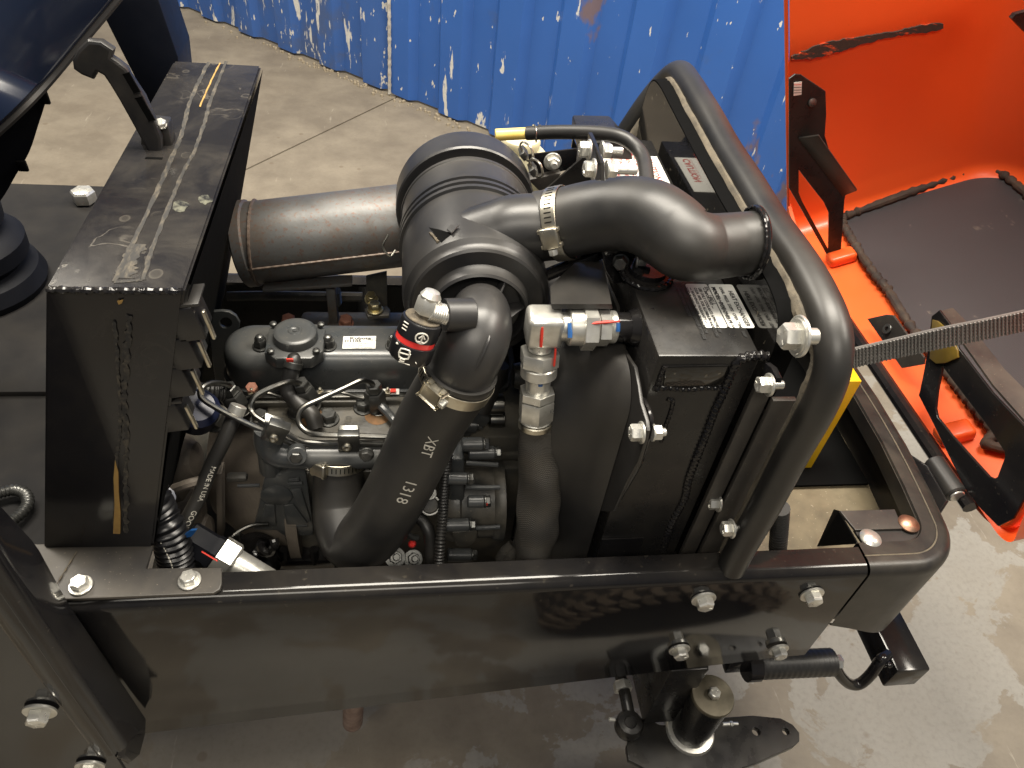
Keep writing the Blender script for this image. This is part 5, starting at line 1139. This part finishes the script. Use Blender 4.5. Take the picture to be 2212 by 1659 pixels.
# ================================================================ tipped hood
HO, Ha, Hb = V((.65, 0, -.02)), V((.931, 0, .364)), V((-.364, 0, .931))
hood = thing('hood', 'bright orange hood tipped open on its front hinge with scuffed inner wall', 'hood', HO)
YW0, YW1, UW = .03, .785, .42
FR = .034
def HP(u, y, v): return HO + Ha * u + Hb * v + V((0, y, 0))
def huv(*a):
    p = at(*a, y=YW1) - HO; return p.dot(Ha), p.dot(Hb)
ca_, cb_ = huv('M', 170, 350), huv('M', 1120, 150)
def plan(ins):
    r_ = .085; out = [(u, YW1 - ins) for u in [i * (UW - r_) / 26 for i in range(27)]]
    rr = max(r_ - ins, .01)
    out += [(UW - r_ + rr * math.sin(R(k * 7.5)), YW1 - r_ + rr * math.cos(R(k * 7.5))) for k in range(1, 13)]
    out += [(UW - ins, YW1 - r_ - (YW1 - YW0 - 2 * r_) * k / 8) for k in range(1, 9)]
    out += [(UW - r_ + rr * math.cos(R(k * 15)), YW0 + r_ - rr * math.sin(R(k * 15))) for k in range(1, 7)]
    out += [((UW - r_) * (1 - k / 6), YW0 + ins) for k in range(1, 7)]
    return out
rows = []
mid = V((.16, .3))
base_ = plan(FR)
for s_ in (0, .35, .7): rows.append([HP(u * (.25 + .75 * s_) if False else (mid.x + (u - mid.x) * s_ if u > .12 else u), mid.y + (y - mid.y) * s_, .0) for u, y in base_])
for k in range(0, 9):
    a_ = R(k * 11.25); rows.append([HP(u, y, FR * (1 - math.cos(a_))) for u, y in plan(FR * (1 - math.sin(a_)))])
for k in range(1, 46):
    v = FR + .018 * k; r_ = []
    for i, (u, y) in enumerate(plan(0)):
        if i < 34:
            tt = (u - ca_[0]) / (cb_[0] - ca_[0]); vl = ca_[1] + tt * (cb_[1] - ca_[1]); e = (v - vl) / .022; fade = min(1, max(0, (1.12 - tt) * 5))
            y = y - .012 * fade * (.5 + .5 * math.tanh(e))
            y = y + .010 * max(0, 1 - ((v - .16) / .14) ** 2) * max(0, 1 - ((u - .18) / .20) ** 2)
        r_.append(HP(u, y, v))
    rows.append(r_)
MB().grid(rows).obj('shell', m_orange, hood, ang=80, fix=False)
MB().tube([HP(-.002, YW1 - .003, v) for v in (-.01, .1, .3, .6, .87)], .0035, 8, 1).obj('rim_hem', m_orange, hood)
MB().prism([HP(-.004, .12, -.012), HP(-.004, .72, -.012), HP(-.004, .76, -.012), HP(.03, .76, -.012), HP(.03, .12, -.012)], Hb * .004).obj('lower_lip', m_orange, hood)
MB().prism([HP(-.004, .66, -.012), HP(-.004, .787, -.012), HP(-.004, .787, .07), HP(-.004, .74, .02)], Ha * .006).obj('lip_corner', m_orange, hood)
# near corner hem
hc = [at('N', 1250, 1230, x=.648), at('N', 1345, 1395, x=.650), at('N', 1385, 1410, x=.652), at('N', 1440, 1490, x=.655), at('N', 1540, 1600, x=.66), at('N', 1640, 1642, x=.662), at('N', 1715, 1610, x=.662), at('N', 1790, 1500, x=.660), at('N', 1850, 1350, x=.658)]
HC = crom(hc, 5)
MB().tube(hc, .0042, 8, 5).obj('corner_hem', m_orange, hood)
MB().grid([HC, [p + V((.006, -.003, -.007)) for p in HC], [p + V((.016, .002, -.010)) for p in HC]]).obj('corner_skin', m_orange, hood, ang=80)
# scuffed rub mark
up_, lo_ = [], []
nn = 44
for k in range(nn + 1):
    tt = k / nn; u_ = 178 + (1028 - 178) * tt; v_ = 330 + (148 - 330) * tt - 18 * math.sin(tt * 3.1); wd_ = (20 + 10 * math.sin(tt * 7)) * min(1, 5 * tt + .3, 6 * (1 - tt) + .35)
    p_ = at('M', u_, v_ - wd_ - random.uniform(0, 9), y=YW1 - .0135); q_ = at('M', u_, v_ + wd_ + random.uniform(0, 9), y=YW1 - .0135)
    up_.append(p_); lo_.append(q_)
MB().grid([up_, lo_], (0, .004, 0)).obj('rub_mark', m_scuff, hood)
# grille screen with ragged foam border
def hpix(c_, u, v, h_=.008):
    lo, hi = .15, 1.2; best = None
    for k in range(60):
        y = (lo + hi) / 2; p = at(c_, u, v, y=y); s_ = (p - HO).dot(Hb) - h_
        if s_ > 0: lo = y
        else: hi = y
    return p
pc_ = [hpix('M', *q) for q in ((457, 1250), (470, 1225), (520, 1205), (1230, 955), (1280, 948), (1330, 965), (1560, 1140), (1640, 1500), (1560, 1760), (1500, 2300), (1000, 2100))]
lf = [hpix('M', 700, 1660), hpix('N', 1650, 1140), hpix('N', 1500, 960), hpix('N', 1300, 700), hpix('N', 960, 250), hpix('N', 800, 0)]
bord = [hpix('M', *q) for q in ((457, 1250), (475, 1222), (530, 1203), (880, 1075), (1230, 955), (1280, 948), (1330, 968), (1500, 1110), (1600, 1300))] + [HP(.36, .30, .004), HP(.34, .0, .004)] + [hpix('N', *q) for q in ((1660, 1150), (1560, 1020), (1380, 800), (1240, 620), (1010, 330), (860, 90))] + [hpix('M', *q) for q in ((620, 1520), (500, 1330))]
BD = crom(bord + [bord[0]], 3)[:-1]
MB().prism([p - Hb * .002 for p in BD], Hb * .001).obj('screen', m_screen, hood)
MB().tube([p + Hb * .004 for p in bord + [bord[0]]], .0075, 10, 14, True, lambda d, t_, q: 1 + .22 * math.sin(d * 330) + .15 * math.sin(d * 610 + 1)).obj('screen_border', mk('foam_border', (.018, .013, .011), .8, c2=(.05, .035, .022), ns=40, bump=.6, bs=500), hood)
# black far bracket
yb2 = .665
PM = lambda *ps: [at('M', u, v, y=yb2) for u, v in ps]
fbk = plate('far_arm', PM((165, 440), (195, 418), (225, 420), (362, 512), (366, 640), (358, 760), (400, 900), (478, 1075), (468, 1120), (440, 1540), (385, 1440), (240, 1180), (165, 1050)), .004, m_black, hood, [PM((212, 938), (262, 1005), (360, 1130), (388, 1190), (385, 1410), (232, 1130), (212, 1080))], .0012)
fr = [at('M', 215, 768, y=yb2), at('M', 465, 1092, y=yb2), at('M', 546, 1058, y=yb2 - .012), at('M', 535, 1040, y=yb2 - .012), at('M', 340, 755, y=yb2 - .012)]
MB().prism([at('M', 215, 768, y=yb2 - .004), at('M', 465, 1092, y=yb2 - .004), at('M', 546, 1060, y=yb2 - .03), at('M', 330, 752, y=yb2 - .03)], (0, -.001, -.003), .001).obj('arm_flange', m_deck, fbk)
stk = plate('part_sticker', [at('M', u, v, y=yb2 - .0045) for u, v in ((190, 462), (234, 458), (232, 530), (188, 537))], .0005, m_sticker, fbk, bev=0)
for k in range(4): MB().obox(at('M', 211, 475 + k * 15, y=yb2 - .0052), (.012, 0, .001), (0, .0002, 0), (0, 0, .0010)).obj('print_line', m_redink if k == 0 else m_inkg, stk)
MB().lathe(at('M', 292, 575, y=yb2 - .003), (0, -1, .2), [(.0068, 0), (.0065, .002), (.003, .0035), (0, .0036)], 16).obj('rivet', m_screw, fbk)
# near bracket (plate across the grille side) and base beam
XN = .632
m_olive = mk('olive_reflection_paint', (.15, .10, .010), .42, c2=(.09, .06, .010), ns=30, dust=.1, ds=30)
PN = lambda *ps: [at('N', u, v, x=XN) for u, v in ps]
nb = plate('near_arm', PN((1080, 742), (1105, 620), (1130, 480), (1158, 245), (1205, 208), (1290, 320), (1330, 460), (1560, 760), (1790, 1000), (1790, 1420), (1700, 1590), (1600, 1640), (1480, 1520), (1380, 1390), (1165, 950), (1072, 770)), .004, m_gloss, hood, [PN((1226, 572), (1400, 800), (1560, 1010), (1650, 1150), (1650, 1190), (1600, 1320), (1578, 1335), (1540, 1320), (1290, 1045), (1190, 920), (1178, 860), (1190, 740))], .0012)
MB().grid([PN((1205, 208), (1290, 320), (1560, 700), (1790, 960)), [at('N', u, v, x=XN + .03) for u, v in ((1290, 185), (1395, 290), (1640, 600), (1800, 760))]], (0, 0, -.003)).obj('arm_flange', m_deck, nb, ang=60)
MB().prism([at('N', u, v, x=XN - .006) for u, v in ((1150, 265), (1185, 275), (1250, 330), (1318, 468), (1322, 520), (1240, 555), (1175, 560), (1132, 525))], (.003, 0, 0), .0008).obj('yellow_reflection', m_olive, nb)  # olive plate painting in the yellow bar's reflection on the black arm
MB().tube([HP(-.012, .10, .006), HP(-.012, .3, .006), HP(-.012, .76, .006)], .011, 10, 1).obj('base_beam', m_gloss, hood)
P = [at('N', u, v, x=.655) for u, v in ((728, 262), (850, 235), (895, 240), (1100, 520), (1095, 560), (955, 585))]
fp = plate('floor_plate', P, .004, m_deck, hood, bev=.001)
MB().ring(at('N', 852, 328, x=.652), (-1, 0, .3), .0085, .004, .002, 20).obj('rivet', m_screw, fp)
for c_, u, v in (('M', 455, 1440), ('N', 1300, 1020)):
    p = hpix(c_, u, v, .01); MB().obox(p, Ha * .05, V((0, .03, 0)), Hb * .02, .006, 3).obj('moulded_pad', m_orange, hood)
p = at('M', 1440, 100, y=.62)
plate('upper_bracket', [at('M', u, v, y=.55) for u, v in ((1405, 98), (1425, 75), (1520, 50), (1560, 250), (1475, 170))], .008, m_black, hood)

# ================================================================ webbing strap
sw = thing('hood_strap', 'black ribbed webbing strap pulled from the arch to the tipped hood', 'strap', at('N', 600, 540, y=.06))
NS = 40; up_, lo_ = [], []
ku = [(540, 485), (620, 468), (900, 402), (1180, 335), (1500, 270), (1800, 205)]; kl = [(540, 605), (620, 588), (900, 525), (1180, 465), (1500, 400), (1800, 335)]
U_ = crom([at('N', u, v, y=.055 + .00004 * (u - 540)) for u, v in ku], 12); L_2 = crom([at('N', u, v, y=.052 + .00004 * (u - 540)) for u, v in kl], 12)
rows = [[U_[i].lerp(L_2[i], k / 8) + V((0, .0012 * math.cos((k - 4) / 4 * 1.57), 0)) for i in range(len(U_))] for k in range(9)]
mm = MB().grid(rows, (0, .002, .0012)); so = mm.obj('webbing', m_strap, sw, ang=60, fix=False)
at_ = so.data.attributes.new('uvw', 'FLOAT_VECTOR', 'POINT'); nU = len(U_)
for i in range(len(mm.v)):
    j = i % (9 * nU); at_.data[i].vector = ((j % nU) / nU * .50, (j // nU) / 8 * .040, 0)
d = (U_[-1] - U_[0]).normalized(); n_ = (L_2[0] - U_[0])
m_strap_rib = mk('strap_rib', (.13, .125, .118), .6, c2=(.20, .19, .175), ns=60)
for k in range(58):
    t_ = k / 58; i = t_ * (nU - 1); j = int(i); a_ = U_[j].lerp(U_[min(j + 1, nU - 1)], i - j); b_ = L_2[j].lerp(L_2[min(j + 1, nU - 1)], i - j)
    MB().tube([a_ + V((0, -.0006, .0002)), a_.lerp(b_, .5) + V((0, -.0006, .0002)), b_ + V((0, -.0006, .0002))], .0008, 5, 1).obj('rib', m_strap_rib, sw)
